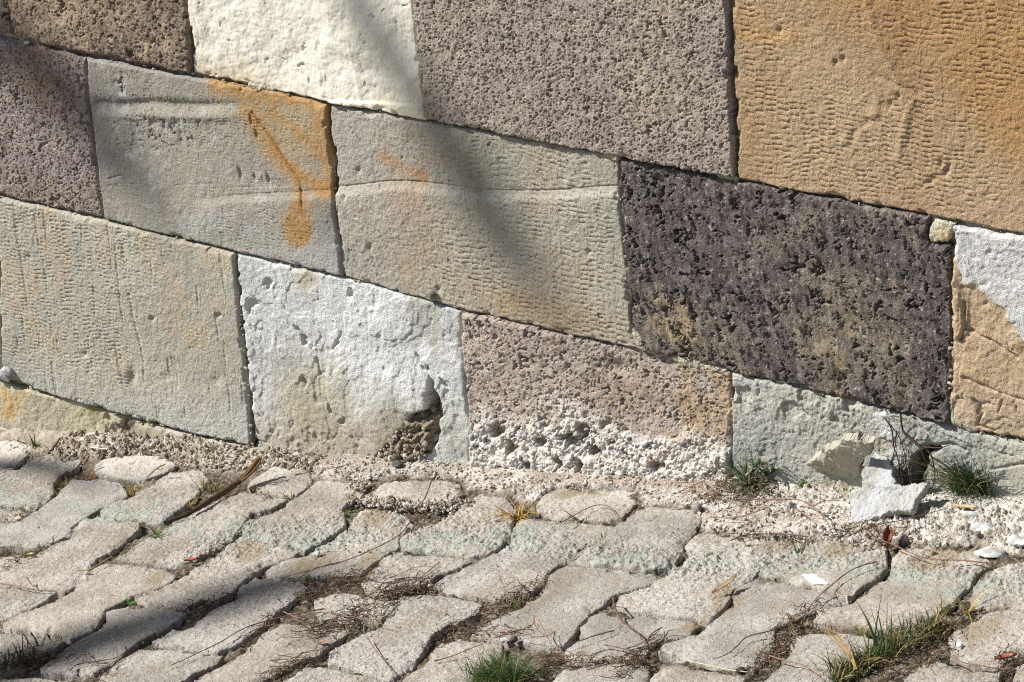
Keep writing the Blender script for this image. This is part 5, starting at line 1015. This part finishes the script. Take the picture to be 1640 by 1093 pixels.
tuft(1385, 1010, 11, .045, .006, (78, 108, 56), 'sparse long grass blades at the left of the big grass clump', 34, wd=.0015, dry=.25, fan=1.0, lean=(-.5, 0))
# the big clump follows the joint
p0, p1 = gz(1330, 1085), gz(1505, 1000); b = Bag()
for j, t in enumerate(np.linspace(0, 1, 13)):
    blades(p0*(1-t)+p1*t, 30, .058*(1-.35*abs(t-.45)), 0, (66, 88, 46), 60+j, wd=.0013, dry=.45, drycol=(148, 130, 90), fan=.85, b=b, foot=.010)
blades(gz(1412, 1050), 14, .115, 0, (60, 86, 46), 90, wd=.0014, dry=.2, fan=.45, b=b, foot=.012)
o = b.build('grass_clump', M_GRASS); tag(o, 'big clump of tall green and straw coloured grass in the joint, bottom right', 'grass clump')
b = Bag(); rs = np.random.default_rng(9)
for k in range(9):
    q = [rs.normal()*3 for _ in range(4)]
    P = spline(gpts_vis([(1372+q[0]*.6, 1072), (1358+q[1]*1.3, 1045), (1340+q[2]*2.2, 1020), (1322+q[3]*4, 1000+k*1.2)], [.004, .02, .035, .045]), 14); V, F_ = tube(P, np.linspace(.0010, .0004, 14), 5); b.add(V, F_, lin((164, 138, 94))*(.6+.5*rs.random())*np.ones((len(V), 1)))
o = b.build('straw_stalk', M_WOOD); tag(o, 'bundle of straw coloured stalks leaning left out of the big grass clump', 'straw')

# ------------------------------------------------------------------ mats of dead rootlets in the joints
def mat_of_roots(name, path, n, width, Lr, label, seed, cols=((84, 64, 50), (112, 86, 66), (66, 53, 43), (146, 124, 98), (54, 44, 37)), hmax=.011, r=.0006, ang=.6, cat='dead roots'):
    rs = np.random.default_rng(seed); P = np.array([GROUND.px(*p) for p in path]); seg = np.linalg.norm(np.diff(P, axis=0), axis=1); cum = np.concatenate([[0], np.cumsum(seg)])
    b = Bag()
    for i in range(int(n*.34)):
        s_ = rs.random()*cum[-1]; k = min(np.searchsorted(cum, s_, 'right')-1, len(seg)-1); t = (s_-cum[k])/seg[k]
        c = P[k]*(1-t)+P[k+1]*t; d = (P[k+1]-P[k])/seg[k]; c = c+rs.normal(size=2)*width*.5
        a = math.atan2(d[1], d[0])+rs.normal()*ang; L_ = Lr*(.15+rs.random()**1.8*.95); m_ = 7
        tt = np.linspace(-.5, .5, m_); curv = rs.normal()*1.3
        X = c[0]+np.cos(a+curv*tt)*tt*L_; Y = c[1]+np.sin(a+curv*tt)*tt*L_
        hh = hmax*rs.random()**1.3+.003*np.sin(tt*5+rs.random()*6)+(-.006 if rs.random() < .45 else .001)
        W = GROUND.world(X, Y, hh+0*X); V, F_ = tube(W, r*(.5+.9*rs.random())*np.linspace(1.1, .6, m_), 4)
        b.add(V, F_, lin(cols[rs.integers(len(cols))])*(.75+.5*rs.random())*np.ones((len(V), 1)))
    o = b.build(name, M_WOOD); tag(o, label, cat, kind='stuff'); return o
mat_of_roots('dead_roots', [(480, 965), (520, 945), (545, 935), (600, 925)], 420, .035, .06, 'dark tangled dead roots filling the joint above the big mat', 1)
mat_of_roots('dead_roots', [(515, 1015), (560, 1000), (600, 975), (640, 950), (680, 935)], 800, .045, .075, 'big mat of dead brown roots across the paving left of centre', 2, hmax=.016)
mat_of_roots('dead_roots', [(430, 1085), (460, 1068), (500, 1055), (520, 1045)], 200, .02, .06, 'thin dark roots in the joint at the bottom, below the big mat', 3)
mat_of_roots('dead_roots', [(700, 1030), (730, 1008), (780, 985), (815, 968), (860, 935)], 420, .024, .06, 'dead roots along the joint above the white crumb', 4)
mat_of_roots('dead_roots', [(740, 1010), (800, 1015), (850, 1012)], 120, .012, .07, 'strands of pale dead roots lying over the paver by the white crumb', 5)
mat_of_roots('dead_roots', [(860, 1075), (880, 1050), (920, 1062), (1000, 1055), (1040, 1040), (1060, 1025)], 360, .02, .07, 'knot of dead roots around the forked dark root', 6)
mat_of_roots('dead_roots', [(1000, 1085), (1030, 1055)], 170, .022, .06, 'dead roots at the bottom edge under the forked dark root', 7)
mat_of_roots('dead_roots', [(1215, 1080), (1240, 1045), (1262, 1010), (1290, 985), (1320, 970)], 520, .022, .055, 'dead roots and grass bits filling the joint right of the large pale paver', 8)
mat_of_roots('dead_roots', [(300, 978), (340, 970), (375, 955)], 150, .012, .035, 'small dark root tuft in the joint above the shadowed paver', 9)
mat_of_roots('dead_roots', [(60, 1075), (120, 1050), (200, 1000)][:2]+[(180, 1085)], 160, .02, .05, 'scraps of dead roots around the shaded lower left pavers', 10)
mat_of_roots('dead_roots', [(1150, 790), (1190, 800), (1230, 790)], 900, .05, .045, 'brown litter and rootlets around the weeds at the wall corner', 11, hmax=.03)
mat_of_roots('dead_roots', [(1330, 862), (1380, 852), (1430, 868)], 170, .03, .045, 'loose rootlets below the white flake', 12, hmax=.018)
mat_of_roots('dead_roots', [(1400, 1080), (1480, 1060), (1525, 1010)], 260, .03, .04, 'dark litter under the big grass clump', 13)
mat_of_roots('dead_roots', [(1600, 1093), (1620, 1060), (1640, 1045)], 160, .025, .04, 'dead roots in the bottom right corner', 14)
mat_of_roots('dead_roots', [(190, 700), (200, 690), (208, 712)], 130, .03, .03, 'red brown litter in the hollow at the foot of the wall, left', 15, hmax=.03, cols=((110, 70, 50), (90, 60, 44), (130, 96, 70)))
mat_of_roots('dead_roots', [(385, 1040), (410, 1022), (440, 985)], 90, .012, .04, 'thin rootlets in the joint beside the long pale paver', 16)
mat_of_roots('dead_roots', [(90, 868), (40, 895), (0, 915)], 170, .012, .03, 'mossy rootlets in the joint under the long plain grey paver', 17, cols=((96, 96, 44), (120, 104, 60), (84, 72, 44)))
mat_of_roots('dead_roots', [(0, 838), (30, 832), (48, 820)], 130, .018, .022, 'mossy fibres in the joint at the left edge', 18, cols=((96, 100, 40), (110, 104, 54), (84, 72, 44)))
# roots hanging down the wall at the hole
def hang(pts, r, b, col, off, rs):
    P = []
    for (x, y), o_ in zip(pts, off):
        F2_ = Frame((0, -o_, 0), (1, 0, 0), (0, 0, 1)); P.append(F2_.world(*F2_.px(x, y)))
    P = spline(P, 22)+np.cumsum(rs.normal(size=(22, 3))*.0002, 0); V, F_ = tube(P, np.linspace(r, r*.5, 22), 5); b.add(V, F_, lin(col)*(.8+.4*rs.random())*np.ones((len(V), 1)))
b = Bag(); rs = np.random.default_rng(8)
for pts, r in [([(1416, 668), (1428, 690), (1430, 712), (1438, 735), (1440, 760)], .0014), ([(1442, 662), (1446, 690), (1460, 705), (1478, 716), (1492, 730), (1498, 765), (1490, 790)], .0017), ([(1446, 690), (1470, 712), (1480, 735), (1497, 752), (1500, 775)], .001), ([(1422, 676), (1440, 700), (1450, 730), (1456, 765)], .001), ([(1436, 690), (1434, 720), (1428, 755), (1434, 790)], .001), ([(1478, 716), (1500, 718), (1520, 714)], .0013), ([(1410, 700), (1430, 712)], .001), ([(1452, 672), (1430, 668), (1412, 676)], .001)]:
    hang(pts, r, b, (78, 62, 50), [.012+.012*rs.random() for _ in pts], rs)
o = b.build('hanging_roots', M_WOOD); tag(o, 'dark dead roots hanging down the wall over the root filled hole', 'dead roots')
b = Bag()
for k in range(110):
    x, y = 1452+rs.normal()*9, 765+rs.normal()*22
    hang([(x, y-8), (x+rs.normal()*3, y), (x+rs.normal()*5, y+rs.uniform(4, 16))], .0006, b, [(70, 50, 40), (54, 42, 36), (92, 68, 54)][rs.integers(3)], [.004+.028*rs.random()]*3, rs)
o = b.build('dead_roots', M_WOOD); tag(o, 'brown root litter hanging in the hole behind the white flake', 'dead roots', kind='stuff')

# ------------------------------------------------------------------ the bare tree up the street whose limbs shade wall and paving
M_BARK = stone_mat('bark', bump=1, scale=60, var=.3, dist=.01)
tree = empty('tree', (-6.1, -1.3, float(zline(-6.1))-.1)); tag(tree, 'bare grey tree standing up the street beside the wall, outside the photo', 'tree')
def bark(P, R, name, parent, seed, sides=12):
    rg = np.random.default_rng(seed); V, F_ = tube(P, R, sides); V = V+rg.normal(size=V.shape)*np.repeat(R, sides)[:, None]*.05
    C = lin((112, 102, 90))*(.8+.4*rg.random((len(V), 1))); return mesh_obj(name, V, F_, C, M_BARK, parent)
T0 = np.array([-6.1, -1.3, zline(-6.1)-.3]); T1 = np.array([-5.9, -1.25, 4.6])
bark(spline([T0, (-6.15, -1.35, .8), (-5.95, -1.2, 2.6), T1], 30), np.linspace(.2, .11, 30), 'trunk', tree, 1, 16)
def limb(start, targets, ts, rads, seed, twigs=6):
    pts = [np.array(start)]+[ (WALL if k == 'w' else GROUND).world(*(WALL if k == 'w' else GROUND).px(x, y), 0)+SD*t for (k, x, y), t in zip(targets, ts)]
    n = 60; P = spline(pts, n); R = np.interp(np.linspace(0, 1, n), np.linspace(0, 1, len(rads)), rads); rg = np.random.default_rng(seed)
    o = bark(P, R, 'limb', tree, seed)
    for k in range(twigs):
        i = rg.integers(n//3, n-2); d = rg.normal(size=3); d[2] = abs(d[2]); d /= np.linalg.norm(d)
        L_ = rg.uniform(.3, .8); Q_ = spline([P[i], P[i]+d*L_*.5, P[i]+d*L_+rg.normal(size=3)*.1], 12); bark(Q_, np.linspace(R[i]*.35, .003, 12), 'branch', o, seed*10+k, 7)
limb(T1, [('w', -1100, -900), ('w', 100, -560), ('w', 470, -160), ('w', 610, 70), ('w', 720, 230), ('w', 790, 360), ('w', 875, 475), ('w', 930, 560)], [4.6, 6.5, 9, 10, 10.5, 11, 11.5], [.09, .07, .045, .036, .038, .045, .056, .05, .02], 5)
limb(np.array([-5.97, -1.22, 3.6]), [('w', -900, -300), ('w', -200, -60), ('w', 40, 90), ('w', 175, 215), ('w', 230, 330)], [4.5, 7, 10, 11, 11.5], [.09, .07, .055, .05, .045, .02], 6)
limb(np.array([-6.0, -1.25, 2.6]), [('g', -700, 1120), ('g', -60, 1080), ('g', 130, 1030), ('g', 320, 975), ('g', 440, 935), ('g', 540, 930)], [5, 8, 11, 12, 12.5, 13], [.09, .08, .066, .066, .066, .06, .02], 7)
limb(np.array([-6.02, -1.25, 3.2]), [('w', -700, 620), ('g', -150, 740), ('g', 60, 745), ('g', 170, 790)], [5, 6, 6.5, 6.8], [.06, .05, .03, .028, .008], 8, 3)
